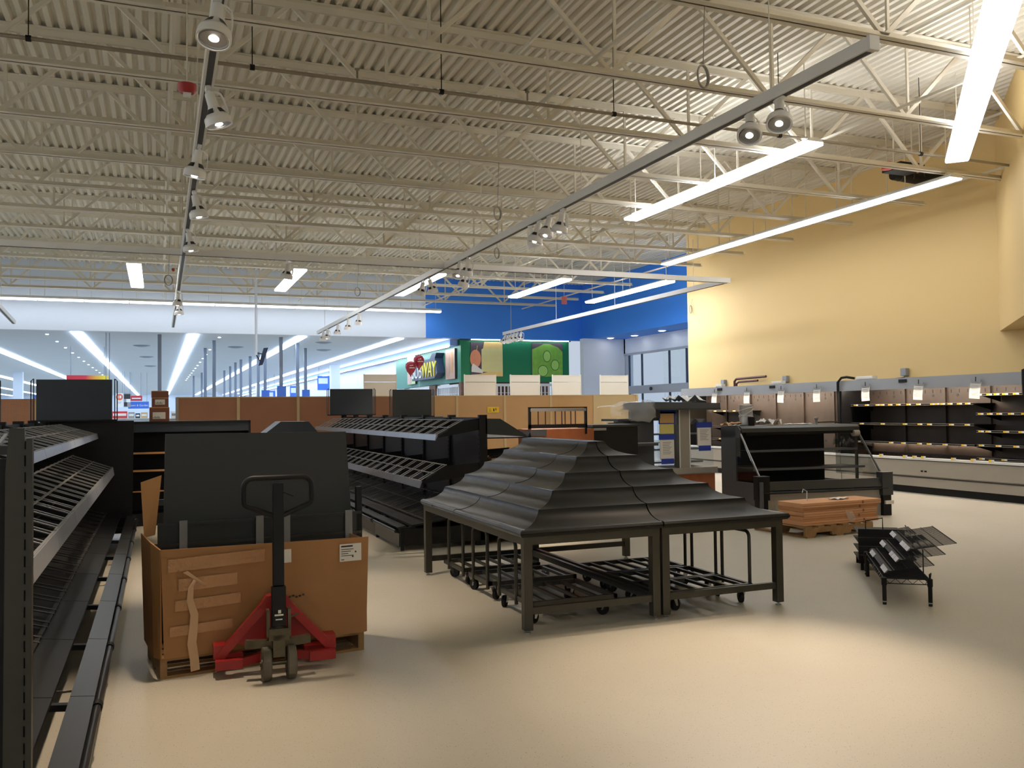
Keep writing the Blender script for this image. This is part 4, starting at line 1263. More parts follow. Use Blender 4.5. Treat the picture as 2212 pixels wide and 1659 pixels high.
# seven notices clipped to the canopy
NL = ['farthest away', 'second farthest', 'third farthest', 'fourth of seven', 'first on the near case', 'second on the near case', 'nearest and largest, torn askew']
for k, y in enumerate((18.34, 17.05, 15.83, 14.69, 13.32, 12.03, 10.83)):
    t = thing('paper_notice', 'white paper notice on the wall case canopy, ' + NL[k], 'notice', (XF - 0.05, y, 1.98), group='notices on the wall cases')
    t.rotation_euler = (random.uniform(-0.08, 0.08), 0, 0)
    n = 6
    vs = []
    for i in range(n + 1):
        z = 0.02 - 0.29 * i / n
        x = -0.012 - 0.03 * math.sin(i / n * 2.0)
        vs += [(x, -0.105, z), (x, 0.105, z)]
    MB().add(vs, [(2 * i, 2 * i + 1, 2 * i + 3, 2 * i + 2) for i in range(n)], True).build('sheet', 'notice', t)
    pr = MB()
    for i in range(7): pr.box(-0.05, -0.048, -0.08, 0.05 + 0.03 * (i % 2), -0.05 - i * 0.026, -0.045 - i * 0.026)
    pr.box(-0.02, -0.018, -0.09, 0.09, -0.012, -0.004)
    pr.build('print', 'grey', t)
    MB().box(-0.025, -0.018, -0.1, 0.1, 0.0, 0.06).build('plastic_sleeve', 'greyl', t)
    MB().box(-0.03, -0.025, -0.01, 0.008, 0.02, 0.10).build('clip', 'darkslot', t)
# odds and ends on top of the cases
for k, (y, w, l) in enumerate(((18.3, 'far left, over the first notice', 0.24), (16.1, 'over the third notice', 0.34), (13.45, 'just right of the black conduit', 0.44))):
    t = thing('ballast_box', 'white ballast box on top of the wall cases, ' + w, 'box', (XF + 0.08, y, 2.13), group='boxes on the wall cases')
    MB().box(-0.06, 0.06, -l / 2, l / 2, 0, 0.07).build('body', 'whitep', t, bevel=0.006)
    MB().box(-0.065, -0.06, -l / 2 + 0.03, l / 2 - 0.03, 0.02, 0.05).build('label_plate', 'paper', t)
    MB().tube([(0, l / 2, 0.03), (0.05, l / 2 + 0.12, 0.06), (0.2, l / 2 + 0.2, 0.02)], 0.01, 6).build('cable', 'polegrey', t)
for y, w in ((19.2, 'far end'), (16.75, 'middle'), (13.2, 'nearest')):
    t = thing('junction_box', 'small grey junction box low on the yellow wall, ' + w, 'electrical box', (13.70, y, 2.2), group='junction boxes')
    MB().box(-0.05, 0.05, -0.07, 0.07, 0, 0.15).build('body', 'greyl', t, bevel=0.01)
    MB().tube([(0, 0, 0.0), (0, 0.02, -0.03), (-0.1, 0.25, -0.06)], 0.014, 6).build('cable', 'polegrey', t)
for y, w in ((16.2, 'under the middle ballast box'), (12.45, 'near the second notice of the near case'), (18.2, 'under the far ballast box')):
    single('case_vent', MB().box(-0.01, 0.01, -0.09, 0.09, -0.03, 0.03), 'rubber', 'small black vent on the case canopy ' + w, 'vent', (XF - 0.02, y, 2.07))
t = thing('copper_pipes', 'dark red pipe bent along the yellow wall above the far case', 'pipe', (13.6, 18.2, 2.13))
MB(t.location).tube([(13.6, 18.6, 2.13), (13.6, 18.6, 2.28), (13.6, 18.52, 2.34), (13.6, 17.35, 2.36)], 0.03, 8).build('upper_pipe', 'copper', t)
MB(t.location).tube([(13.55, 18.45, 2.13), (13.55, 18.45, 2.22), (13.55, 18.35, 2.26), (13.55, 17.6, 2.27)], 0.026, 8).build('lower_pipe', 'copper', t)
t = thing('corner_post', 'dark vertical conduit at the right edge on top of the near wall case', 'pipe', (XF + 0.02, 9.95, 0.66))
MB(t.location).tube([(XF - 0.06, 9.95, 1.75), (XF - 0.06, 9.95, 2.15), (XF + 0.1, 9.95, 2.2), (13.7, 9.95, 2.2)], 0.03, 8).build('tube', 'rubber', t)
t = thing('wall_duct', 'black flexible duct hung under the joists beside the yellow corner', 'duct', (12.9, 12.0, 5.75))
MB(t.location).tube([(12.3, 12.0, 5.78), (12.9, 12.0, 5.75), (13.7, 11.9, 5.85)], 0.1, 10).build('tube', 'rubber', t)
for k in range(5): MB(t.location).lathe([(0.1, -0.01), (0.108, -0.01), (0.108, 0.01), (0.1, 0.01)], (12.45 + k * 0.25, 12.0, 5.775), 12, 'x').build('rib', 'darkslot', t)
t = thing('ceiling_heater', 'dark box hung over the end of the wall washing strip light', 'heater', (11.5, 11.0, 5.5))
MB().box(-0.26, 0.26, -0.2, 0.2, 0, 0.10).build('body', 'rubber', t)
MB().lathe([(0.0, 0.0), (0.08, 0.0), (0.08, 0.12), (0.0, 0.12)], (-0.36, 0, 0.0), 12).build('motor', 'redsign', t)
for s in (-0.2, 0.2): MB().bar((s, 0, 0.1), (s, 0, DECK_Z - 5.5), 0.02, 0.02).build('hanger', 'steel_white', t)

# ------------------------------------------------------------------ dark island case
ic = thing('island_case', 'low dark open display case with glass sides and corner bumpers', 'display case', (7.88, 10.16, 0), -0.10)
Wd, Dp = 2.06, 1.15
MB().box(0.02, Wd - 0.02, 0.06, Dp, 0.0, 0.38).build('base_panel', 'greyc', ic)
MB().prism([(0.02, 0.38), (0.06, 0.38), (0.06, 0.40), (0.0, 0.42), (-0.03, 0.40)], 'x', 0, Wd).build('bumper_rail', 'rubber', ic)
MB().prism([(0.0, 0.43), (0.05, 0.41), (0.09, 0.41), (0.09, 0.55), (0.03, 0.55)], 'x', 0.0, Wd).build('front_tray', 'darkcase', ic)
MB().box(0.03, Wd - 0.03, 0.09, Dp - 0.05, 0.40, 0.46).build('deck', 'rubber', ic)
MB().box(0.03, 1.62, 0.86, 0.90, 0.46, 1.26).build('back_panel', 'rubber', ic)
MB().box(0.0, 0.03, Dp - 0.42, Dp, 0.0, 1.28).box(0.0, 0.03, 0.05, Dp - 0.42, 0.0, 0.52).build('side_frame', 'greyd', ic)
MB().prism([(0.62, 1.16), (Dp, 1.16), (Dp, 1.33), (0.66, 1.33), (0.60, 1.28)], 'x', 0.0, 0.03).build('side_cap', 'greyd', ic)
for x in (0.008, Wd - 0.02):
    MB().prism([(0.10, 0.55), (Dp - 0.42 if x < 1 else Dp, 0.55), (Dp - 0.42 if x < 1 else Dp, 1.18), (0.60, 1.18)], 'x', x, x + 0.008).build('side_glass', 'caseglass', ic)
    MB().bar((x + 0.004, 0.08, 0.58), (x + 0.004, 0.60, 1.22), 0.02, 0.02).build('glass_edge', 'greyd' if x > 1 else 'greyl', ic)
MB().box(Wd - 0.035, Wd - 0.005, 0.62, 0.66, 0.5, 1.26).build('rear_post', 'bronze', ic)
MB().prism([(0.58, 1.24), (Dp, 1.24), (Dp, 1.335), (0.64, 1.335), (0.585, 1.30)], 'x', 0.02, Wd).build('canopy', 'darkcase', ic)
MB().box(0.1, Wd - 0.05, 0.60, 0.64, 1.20, 1.24).build('canopy_lamp_housing', 'rubber', ic)
MB().lathe([(0.0, -0.05), (0.05, -0.05), (0.05, 0.05), (0.0, 0.05)], (Wd - 0.06, 0.60, 1.20), 12, 'x').build('lamp_end', 'greyc', ic)
for z, y0 in ((0.96, 0.52), (0.70, 0.36)):
    sh = MB().box(0.06, Wd - 0.1, y0, 0.86, z, z + 0.012).build('shelf', 'rubber', ic)
    MB().box(0.06, Wd - 0.1, y0 - 0.012, y0, z - 0.012, z + 0.02).build('shelf_edge', 'greyd', sh)
for x in (0.0, Wd):
    s = 1 if x > 1 else -1
    MB().prism([(x - 0.09, -0.02), (x + 0.09, -0.02), (x + 0.085, 0.12), (x - 0.085, 0.12)], 'z', 0.30, 0.63).build('corner_bumper', 'rubber' if s < 0 else 'darkcase', ic)
    MB().prism([(x - 0.07, 0.0), (x + 0.07, 0.0), (x + 0.07, 0.12), (x - 0.07, 0.12)], 'z', 0.0, 0.30).build('bumper_foot', 'rubber', ic)
    MB().prism([(x - 0.092, -0.022), (x + 0.092, -0.022), (x + 0.088, 0.122), (x - 0.088, 0.122)], 'z', 0.63, 0.637).build('bumper_cap', 'greyd', ic)
MB().tube([(-0.07, -0.06, 0.0), (-0.07, -0.06, 0.56)], 0.028, 10).build('guard_post', 'greyd', ic)
MB().box(Wd - 0.05, Wd + 0.085, -0.035, 0.1, 0.17, 0.22).build('bumper_block', 'beige', ic, 'pale block on the right bumper')
def on_island(x, y, z):
    v = Matrix.Rotation(-0.10, 3, 'Z') @ Vector((x, y, 0)) + Vector((7.88, 10.16, 0))
    return (v.x, v.y, z)
t = thing('metal_can', 'tall shiny metal can wound with white tape on the island case', 'can', on_island(0.34, 0.98, 1.336))
MB().lathe([(0.0, 0), (0.10, 0), (0.105, 0.01), (0.10, 0.02), (0.10, 0.30), (0.106, 0.31), (0.10, 0.315), (0.0, 0.31)], n=24).build('body', 'tinm', t)
mb = MB()
for ph, z0, sl in ((0.2, 0.16, 0.05), (1.4, 0.20, -0.06), (2.2, 0.12, 0.04), (0.8, 0.25, -0.03)):
    mb.tube([(0.104 * math.cos(a + ph), 0.104 * math.sin(a + ph), z0 + sl * math.sin(a)) for a in [2 * PI * i / 16 for i in range(16)]], 0.008, 6, True)
mb.build('tape_winding', 'cloth', t)
t = thing('black_cup', 'small black cup in front of the shiny metal can', 'cup', on_island(0.32, 0.80, 1.336))
MB().lathe([(0.0, 0), (0.045, 0), (0.055, 0.13), (0.05, 0.13), (0.042, 0.01), (0.0, 0.01)], n=18).build('body', 'rubber', t)
MB().lathe([(0.055, 0.125), (0.058, 0.128), (0.055, 0.134)], n=18).build('rim', 'darkslot', t)
def sheet(name, label, cat, loc, w, d, m, rz, amp=0.03, seed=1, th=0.004, flat=False):
    rnd = random.Random(seed)
    n = 8
    vs, fs = [], []
    hts = [[max(0.004, amp * (0.5 + 0.5 * math.sin(i * 1.7 + seed) * math.cos(j * 1.3 + seed)) * rnd.uniform(0.8, 1)) for j in range(n)] for i in range(n)]
    for top in (1, 0):
        for i in range(n):
            for j in range(n):
                edge = 0.9 + 0.1 * math.sin(i * 2.1 + j + seed)
                vs.append(((i / (n - 1) - 0.5) * w * edge, (j / (n - 1) - 0.5) * d * edge, hts[i][j] + (th if top else 0)))
    for t_ in (0, 1):
        for i in range(n - 1):
            for j in range(n - 1):
                b = t_ * n * n
                fs.append((b + i * n + j, b + (i + 1) * n + j, b + (i + 1) * n + j + 1, b + i * n + j + 1))
    return single(name, MB().add(vs, fs, True), m, label, cat, loc, rz)
sheet('white_rag', 'crumpled white rag right of the shiny metal can', 'cloth', on_island(0.72, 0.95, 1.337), 0.42, 0.22, 'cloth', 0.1, 0.11, 3)
sheet('white_paper', 'flat white papers on the middle of the island case', 'paper', on_island(1.2, 0.9, 1.337), 0.5, 0.2, 'paper', -0.1, 0.02, 5)
sheet('carton_scrap', 'torn brown carton scrap left of the shiny metal can', 'cardboard', on_island(0.1, 1.0, 1.337), 0.3, 0.2, 'cardl', 0.2, 0.07, 8)
sheet('paper_scrap', 'pale paper scrap at the left end of the island case top', 'paper', on_island(0.06, 0.82, 1.337), 0.18, 0.2, 'paper', 0.0, 0.02, 9)
sheet('brown_paper', 'brown paper sheet beside the white rag on the island case', 'paper', on_island(0.86, 0.82, 1.337), 0.5, 0.12, 'tan', 0.0, 0.012, 12)
t = thing('small_valve', 'small grey valve standing on the right part of the island case', 'valve', on_island(1.52, 0.9, 1.336))
MB().lathe([(0.0, 0), (0.03, 0), (0.02, 0.02), (0.02, 0.07), (0.035, 0.09), (0.03, 0.11), (0.0, 0.115)], n=12).build('body', 'grey', t)
MB().tube([(0.02, 0, 0.03), (0.3, 0.03, 0.035), (0.45, 0.02, 0.03)], 0.012, 6).build('hose', 'darkcase', t)
sheet('draped_film', 'clear plastic film bunched at the right end of the island case shelves', 'plastic film', on_island(1.86, 0.72, 0.975), 0.3, 0.24, 'film', 0.2, 0.2, 4)

# ------------------------------------------------------------------ service counter
DY = 12.0
sc = thing('service_counter', 'service counter with cherry wood front, grey column and dark canopy', 'counter', (7.3, DY, 0))
o = sc.location
MB(o).box(6.5, 8.37, DY + 0.02, DY + 1.0, 0.0, 0.56).build('wood_front', 'woodo', sc, 'orange-brown wood front')
MB(o).box(6.45, 8.40, DY - 0.02, DY + 1.02, 0.56, 0.66).build('counter_edge', 'greyc', sc)
MB(o).box(6.45, 8.40, DY - 0.03, DY - 0.02, 0.57, 0.585).build('edge_trim', 'greyl', sc)
MB(o).box(7.72, 7.905, DY + 0.02, DY + 0.2, 0.66, 1.6).build('column', 'greyc', sc)
for x in (7.71, 7.90): MB(o).box(x - 0.006, x + 0.01, DY + 0.01, DY + 0.02, 0.66, 1.6).build('column_trim', 'whitep', sc)
MB(o).prism([(7.18, 1.60), (8.40, 1.60), (8.40, 1.69), (7.2, 1.715)], 'y', DY - 0.12, DY + 0.9).build('canopy', 'greyd', sc)
MB(o).box(7.2, 8.40, DY - 0.13, DY - 0.11, 1.585, 1.61).build('canopy_edge', 'darkcase', sc)
MB(o).box(7.33, 7.71, DY + 0.05, DY + 0.058, 0.68, 1.6).build('glass_panel', 'pane', sc)
MB(o).box(7.905, 8.37, DY + 0.05, DY + 0.058, 0.68, 1.6).build('glass_panel', 'pane', sc)
for z in (0.74, 0.95, 1.2):
    sh = MB(o).box(7.3, 8.36, DY + 0.35, DY + 0.8, z - 0.012, z).build('inner_shelf', 'darkcase', sc)
    MB(o).box(7.3, 8.36, DY + 0.33, DY + 0.35, z - 0.02, z + 0.008).build('shelf_edge', 'greyl', sh)
MB(o).box(6.9, 7.32, DY + 0.15, DY + 0.7, 0.66, 1.42).build('machine_body', 'greyd', sc)
MB(o).box(6.86, 6.90, DY + 0.1, DY + 0.2, 0.66, 1.36).build('machine_post', 'grey', sc)
mb = MB(o).prism([(6.54, 1.18), (6.54, 1.36), (6.58, 1.40), (6.84, 1.40), (6.84, 0.66), (6.72, 0.66), (6.72, 1.18)], 'y', DY + 0.28, DY + 0.34)
mb.build('bracket_arm', 'grey', sc)
MB(o).box(6.64, 7.28, DY - 0.05, DY + 0.12, 1.03, 1.08).build('tray_arm', 'greyd', sc)
MB(o).box(6.66, 7.3, DY - 0.06, DY - 0.05, 1.07, 1.085).build('tray_rim', 'greyl', sc)
MB(o).box(6.62, 7.36, DY + 0.05, DY + 0.6, 1.42, 1.455).build('machine_lid', 'darkcase', sc)
MB(o).box(7.12, 7.34, DY - 0.02, DY + 0.6, 1.455, 1.6).build('canopy_block', 'darkcase', sc)
# sheet of plastic over the counter end
mb = MB()
rnd = random.Random(11)
nu, nv = 14, 12
vs = []
for i in range(nu):
    for j in range(nv):
        u = i / (nu - 1); v = j / (nv - 1)
        x = 6.42 + 0.78 * u
        # runs over the top then hangs down in front
        drop = max(0, v - 0.45) / 0.55
        y = DY + 0.35 - 0.45 * min(v / 0.45, 1) - 0.04 * math.sin(u * 9) * drop
        z = 1.735 - 0.10 * (1 - u) ** 2 - 0.32 * drop * (0.35 + 0.65 * min(1, u * 1.6)) * (1 if u < 0.9 else 0.8) + 0.015 * math.sin(u * 14 + v * 5)
        vs.append((x + rnd.uniform(-.008, .008), y + rnd.uniform(-.01, .01), z + rnd.uniform(-.006, .006)))
fs = [(i * nv + j, (i + 1) * nv + j, (i + 1) * nv + j + 1, i * nv + j + 1) for i in range(nu - 1) for j in range(nv - 1)]
mb.add(vs, fs, True)
fm = bpy.data.materials.new('crumpled_plastic')
fm.use_nodes = True
nt = fm.node_tree
pb = nt.nodes['Principled BSDF']
pb.inputs['Base Color'].default_value = lin((200, 202, 202)); pb.inputs['Roughness'].default_value = 0.2
tr = nt.nodes.new('ShaderNodeBsdfTransparent')
mxs = nt.nodes.new('ShaderNodeMixShader'); mxs.inputs[0].default_value = 0.38
nt.links.new(tr.outputs[0], mxs.inputs[1]); nt.links.new(pb.outputs[0], mxs.inputs[2])
nt.links.new(mxs.outputs[0], nt.nodes['Material Output'].inputs[0])
M['crumple'] = fm
ps = single('plastic_sheet', mb, 'crumple', 'crumpled clear plastic sheet draped over the left end of the service counter', 'plastic sheet')
sheet('white_cloth', 'white cloth heap on top of the service counter canopy', 'cloth', (7.98, DY + 0.3, 1.71), 0.62, 0.4, 'cloth', 0.0, 0.13, 6)
# papers taped on the counter glass
def taped(label, x0, x1, z0, z1, top, m, lines):
    t = thing('taped_notice', label, 'notice', ((x0 + x1) / 2, DY + 0.04, z0), group='notices taped on the counter')
    o = t.location
    sh = MB(o).box(x0, x1, DY + 0.035, DY + 0.045, z0, z1).build('sheet', m, t)
    MB(o).box(x0 - 0.02, x1 + 0.02, DY + 0.03, DY + 0.034, z1 - 0.015, z1 + top).build('tape_strip', 'bluetape', t)
    if lines:
        MB(o).box(x0 + 0.02, x1 - 0.01, DY + 0.03, DY + 0.034, z0 - 0.07, z0 + 0.015).build('tape_strip', 'bluetape', t)
        pr = MB(o)
        k = 0
        z = z1 - 0.06
        while z > z0 + 0.08:
            pr.box(x0 + 0.05, x1 - 0.05 - 0.02 * (k % 3), DY + 0.0335, DY + 0.035, z, z + 0.008)
            z -= 0.026; k += 1
        pr.build('print', 'grey', sh)
    return t
tn = taped('yellow and tan sheet on blue tape, upper one left of the grey column', 7.36, 7.62, 1.21, 1.38, 0.18, 'paleyel', False)
MB(tn.location).box(7.36, 7.62, DY + 0.028, DY + 0.036, 1.38, 1.53).build('tan_sheet', 'tan', tn)
MB(tn.location).box(7.32, 7.66, DY + 0.03, DY + 0.034, 1.525, 1.585).build('tape_strip', 'bluetape', tn)
taped('white typed sheet between blue tapes, lower one left of the grey column', 7.36, 7.62, 0.80, 1.13, 0.07, 'paper', True)
taped('white typed sheet between blue tapes, right of the grey column', 8.06, 8.32, 0.99, 1.31, 0.07, 'paper', True)

# counter with orange wood behind the stepped table
wt = thing('wood_display', 'orange wood display box carrying a dark slotted frame, behind the stepped table top', 'display stand', (5.16, 11.0, 0))
o = wt.location
MB(o).box(4.72, 5.66, 11.0, 11.5, 0.0, 1.345).build('wood_box', 'woodo', wt)
MB(o).box(4.69, 4.93, 10.985, 11.0, 1.255, 1.345).build('grey_plate', 'greyd', wt)
fr = MB(o).box(4.72, 4.75, 11.1, 11.14, 1.345, 1.65).box(5.58, 5.61, 11.1, 11.14, 1.345, 1.65).box(4.72, 5.61, 11.1, 11.14, 1.36, 1.41).box(4.72, 5.61, 11.1, 11.14, 1.635, 1.65)
fr.build('frame', 'black', wt)
MB(o).box(4.74, 5.59, 11.09, 11.1, 1.59, 1.63).build('top_bar', 'greyl', wt)
for x in (4.86, 4.97, 5.12, 5.22, 5.27, 5.36, 5.43): MB(o).box(x, x + 0.008, 11.11, 11.13, 1.41, 1.60).build('slot_bar', 'copper', wt)
MB(o).box(5.52, 5.545, 10.98, 11.0, 1.27, 1.36).build('clip', 'rubber', wt)
bk = thing('black_bin', 'black bin with a pale rim strip right of the orange wood display', 'bin', (6.0, 11.1, 0))
MB(bk.location).box(5.70, 6.42, 11.1, 11.6, 0.0, 1.36).build('body', 'black', bk)
MB(bk.location).box(5.70, 5.9, 11.08, 11.1, 1.31, 1.345).build('rim_strip', 'greyl', bk)
MB(bk.location).box(5.68, 6.44, 11.08, 11.62, 1.36, 1.39).build('rim', 'darkcase', bk)
# junk on the far side of the middle gondola
MB((2.58, 9.95, 0)).box(3.68, 4.25, 9.97, 18, 0.95, 0.965).build('side_shelf', 'black', gm)
t = thing('cardboard_tray', 'shallow cardboard tray on the hidden side of the middle gondola', 'box', (3.93, 10.25, 0.966))
MB().box(-0.18, 0.14, -0.25, 0.25, 0, 0.06).build('tray', 'cardl', t)
t = thing('shelf_brackets', 'heap of black shelf brackets lying on the cardboard tray', 'bracket', (3.95, 10.25, 1.03))
for k in range(6):
    a = random.uniform(-0.5, 0.5)
    MB().prism([(-0.2, 0.012 * k), (0.16, 0.012 * k), (0.2, 0.012 * k + 0.05), (-0.16, 0.012 * k + 0.03)], 'y', -0.2 + 0.07 * k, -0.185 + 0.07 * k).build('bracket_plate', 'rubber', t)

# ------------------------------------------------------------------ cartons on a pallet
CP = thing('wooden_pallet', 'wooden pallet under five flat cartons before the dark island case', 'pallet', (7.33, 8.66, 0), 0.06, 'wooden pallets')
for k in range(6): MB().box(k * 0.205, k * 0.205 + 0.10, 0.0, 0.95, 0.12, 0.137).build('deck_board', 'wood', CP)
for y in (0.0, 0.46, 0.91):
    MB().prism([(0, 0.018), (0.16, 0.018), (0.18, 0.06), (0.42, 0.06), (0.44, 0.018), (0.74, 0.018), (0.76, 0.06), (1.0, 0.06), (1.02, 0.018), (1.13, 0.018), (1.13, 0.12), (0, 0.12)], 'y', y, y + 0.04).build('stringer', 'wood', CP)
for x in (0.02, 0.5, 0.98): MB().box(x, x + 0.12, 0, 0.95, 0, 0.018).build('bottom_board', 'wood', CP)
CN = ['bottom', 'second from the bottom', 'middle', 'second from the top', 'top']
z = 0.139
for k in range(5):
    hh = 0.055
    t = thing('flat_carton', 'flat brown carton on the pallet, %s of the stack' % CN[k], 'carton', (7.36 + random.uniform(-.02, .02), 8.74 + random.uniform(-.015, .015), z), 0.05 + random.uniform(-.012, .012), 'flat cartons')
    w_ = 1.24 if k < 4 else 1.31
    MB().box(0, w_, 0, 0.44, 0, hh - 0.002).build('body', 'cardp' if k % 2 == 0 else 'cardp2', t)
    MB().box(0.0, w_, -0.002, 0.0, hh * 0.4, hh * 0.46).build('flap_seam', 'cardd', t)
    x = 0.92 if k % 2 else 0.98
    MB().box(x, x + 0.03, -0.003, -0.001, 0.012, 0.022).box(x, x + 0.03, -0.003, -0.001, 0.03, 0.042).build('print', 'cardd', t)
    z += hh
sheet('paper_litter', 'torn pale paper on top of the flat cartons', 'paper', (8.15, 8.98, z), 0.3, 0.16, 'paper', 0.3, 0.02, 15)
t = thing('plastic_wrap', 'wisp of clear plastic hanging off the flat cartons', 'plastic film', (8.0, 8.72, 0.30))
MB().add([(0, 0, 0), (0.04, -0.03, -0.01), (0.10, -0.05, -0.13), (0.04, -0.04, -0.14), (0.16, -0.02, -0.1), (0.09, -0.02, 0.0)], [(0, 1, 2, 3), (1, 5, 4, 2)]).build('film', 'crumple', t)
MB().tube([(-0.42, 0.2, 0.12), (-0.40, 0.22, 0.24), (-0.46, 0.22, 0.27), (-0.49, 0.2, 0.23)], 0.006, 6).build('strap_end', 'cloth', t)

# ------------------------------------------------------------------ low wire rack
wr = thing('wire_rack', 'low black wire rack with three tiers of silver price strips', 'rack', (5.45, 5.52, 0), -0.6628)
for x in (0.0, 0.34):
    for y in (0.0, 1.32):
        lg = MB().lathe([(0.0, 0.0), (0.015, 0.0), (0.015, 0.02), (0.0165, 0.02), (0.0165, 0.15), (0.021, 0.16), (0.021, 0.215), (0.0, 0.225)], (x, y, 0), 12).build('leg', 'rubber', wr)
        MB().lathe([(0.0165, 0.02), (0.018, 0.022), (0.018, 0.03), (0.0165, 0.03)], (x, y, 0), 12).build('foot_ring', 'chrome', lg)
MB().lathe([(0.0, 0.0), (0.0165, 0.0), (0.0165, 0.2), (0.0, 0.2)], (0.0, 1.22, 0), 12).build('leg', 'rubber', wr)
mb = MB()
for z in (0.17, 0.21):
    for a, b in (((0, 0), (0.34, 0)), ((0, 1.32), (0.34, 1.32)), ((0, 0), (0, 1.32)), ((0.34, 0), (0.34, 1.32))):
        mb.tube([(a[0], a[1], z), (b[0], b[1], z)], 0.004, 6)
for (ax, ay, bx_, by, n) in ((0, 0, 0.34, 0, 8), (0, 0, 0, 1.32, 26), (0.34, 0, 0.34, 1.32, 26), (0, 1.32, 0.34, 1.32, 8)):
    pts = [(ax + (bx_ - ax) * i / n, ay + (by - ay) * i / n, 0.17 if i % 2 else 0.21) for i in range(n + 1)]
    mb.tube(pts, 0.003, 5)
mb.build('truss_edge', 'rubber', wr)
mb = MB()
for i in range(53): mb.box(0.0, 0.34, i * 0.025, i * 0.025 + 0.004, 0.208, 0.212)
for x in (0.09, 0.18, 0.27): mb.box(x, x + 0.005, 0, 1.32, 0.203, 0.208)
mb.build('shelf_wires', 'rubber', wr)
for k in range(3):
    x = 0.02 + 0.095 * k; z = 0.245 + 0.082 * k
    y0, y1 = 0.04 + 0.06 * k, 1.24
    tr_ = MB().prism([(x, z), (x + 0.014, z - 0.014), (x + 0.05, z + 0.012), (x + 0.05, z + 0.018), (x + 0.02, z + 0.02)], 'y', y0, y1).build('tier_front', 'rubber', wr)
    g = MB()
    yy = y0
    while yy < y1:
        g.bar((x + 0.03, yy, z + 0.016), (x + 0.36, yy, z + 0.075), 0.0035, 0.0035)
        yy += 0.034
    for q in (0.1, 0.4, 0.7, 1.0): g.bar((x + 0.03 + 0.33 * q, y0, z + 0.016 + 0.059 * q), (x + 0.03 + 0.33 * q, y1, z + 0.016 + 0.059 * q), 0.006, 0.006)
    g.build('tier_wires', 'rubber', wr)
    for ya, nq in ((y0 + 0.03, 3 if k else 2), (0.86 + 0.05 * k, 2)):
        for q in range(nq):
            yy = ya + q * 0.142
            l = 0.132
            MB().add([(x - 0.010, yy, z - 0.004), (x - 0.010, yy + l, z - 0.004), (x + 0.016, yy + l, z + 0.026), (x + 0.016, yy, z + 0.026),
                      (x - 0.007, yy, z - 0.007), (x - 0.007, yy + l, z - 0.007), (x + 0.019, yy + l, z + 0.023), (x + 0.019, yy, z + 0.023)],
                     [(0, 1, 2, 3), (7, 6, 5, 4), (0, 4, 5, 1), (1, 5, 6, 2), (2, 6, 7, 3), (3, 7, 4, 0)]).build('price_strip', 'silver', tr_)
MB().tube([(0.30, 0.55, 0.21), (0.30, 0.55, 0.46), (0.30, 0.95, 0.52)], 0.005, 6).tube([(0.34, 0.3, 0.21), (0.34, 0.3, 0.40), (0.34, 0.6, 0.44)], 0.005, 6).build('support_wire', 'rubber', wr)
MB().tube([(0.335, -0.012, 0.2), (0.335, -0.012, 0.255), (0.35, 0.01, 0.26), (0.35, 0.05, 0.2)], 0.005, 6).build('wire_hook', 'rubber', wr)
w2 = thing('wire_basket', 'stack of flat black wire baskets behind the low wire rack', 'basket', (6.35, 6.75, 0), -0.66)
for k in range(4):
    z = 0.10 + k * 0.085
    MB().box(0.0, 0.42, 0.0, 0.5, z, z + 0.008).box(0.0, 0.42, 0.0, 0.01, z - 0.03, z + 0.05).build('basket_plate', 'rubber', w2)
    g = MB()
    for i in range(14): g.bar((0.42, i * 0.037, z), (0.52, i * 0.037, z + 0.02), 0.004, 0.004)
    g.bar((0.52, 0, z + 0.02), (0.52, 0.5, z + 0.02), 0.006, 0.006)
    g.build('basket_wires', 'rubber', w2)
MB().box(0.02, 0.05, 0.02, 0.05, 0, 0.1).box(0.37, 0.40, 0.02, 0.05, 0, 0.1).box(0.02, 0.05, 0.45, 0.48, 0, 0.1).box(0.37, 0.40, 0.45, 0.48, 0, 0.1).build('feet', 'rubber', w2)
MB().tube([(0.1, 0.3, 0.36), (0.1, 0.3, 0.45), (0.26, 0.3, 0.48), (0.26, 0.3, 0.36)], 0.006, 6).build('basket_handle', 'rubber', w2)
# ------------------------------------------------------------------ pegboard shelving across the middle distance
pw = thing('pegboard_shelving', 'long brown pegboard and hardboard shelf backs crossing the room', 'shelving', (5.9, 20.0, 0))
o = pw.location
xs = [0.37, 1.62, 2.90, 4.15, 5.39, 6.63, 7.86, 9.10, 10.31, 11.56]
mm = ['peg', 'peg', 'peg', 'peg', 'hard', 'hard', 'hard', 'hard', 'hardb']
for i in range(9):
    MB(o).box(xs[i] + 0.02, xs[i + 1] - 0.02, 20.0, 20.015, 0.1, 1.975).build('pegboard_panel' if mm[i] == 'peg' else 'hardboard_panel', mm[i], pw, 'beige panel' if mm[i] == 'hardb' else None)
for x in xs:
    MB(o).box(x - 0.03, x + 0.03, 19.985, 20.05, 0.0, 1.985).build('upright', 'hardb' if x > 0.5 else 'greyc', pw)
MB(o).box(xs[0], xs[-1], 19.99, 20.03, 1.97, 1.99).build('top_rail', 'hardb', pw)
MB(o).box(xs[0], xs[-1], 20.03, 20.6, 0.05, 0.25).build('base', 'beige', pw)
st = thing('yellow_sticker', 'yellow sticker with dark marks on the brown hardboard', 'sticker', (7.55, 19.98, 1.64))
MB().box(-0.15, 0.15, -0.004, 0.0, -0.07, 0.07).build('sheet', 'yellowtag', st)
MB().box(-0.12, -0.06, -0.006, -0.004, 0.01, 0.02).box(-0.12, -0.05, -0.006, -0.004, -0.03, -0.02).box(0.0, 0.03, -0.006, -0.004, -0.04, 0.03).box(0.06, 0.08, -0.006, -0.004, -0.02, 0.04).build('print', 'ink', st)
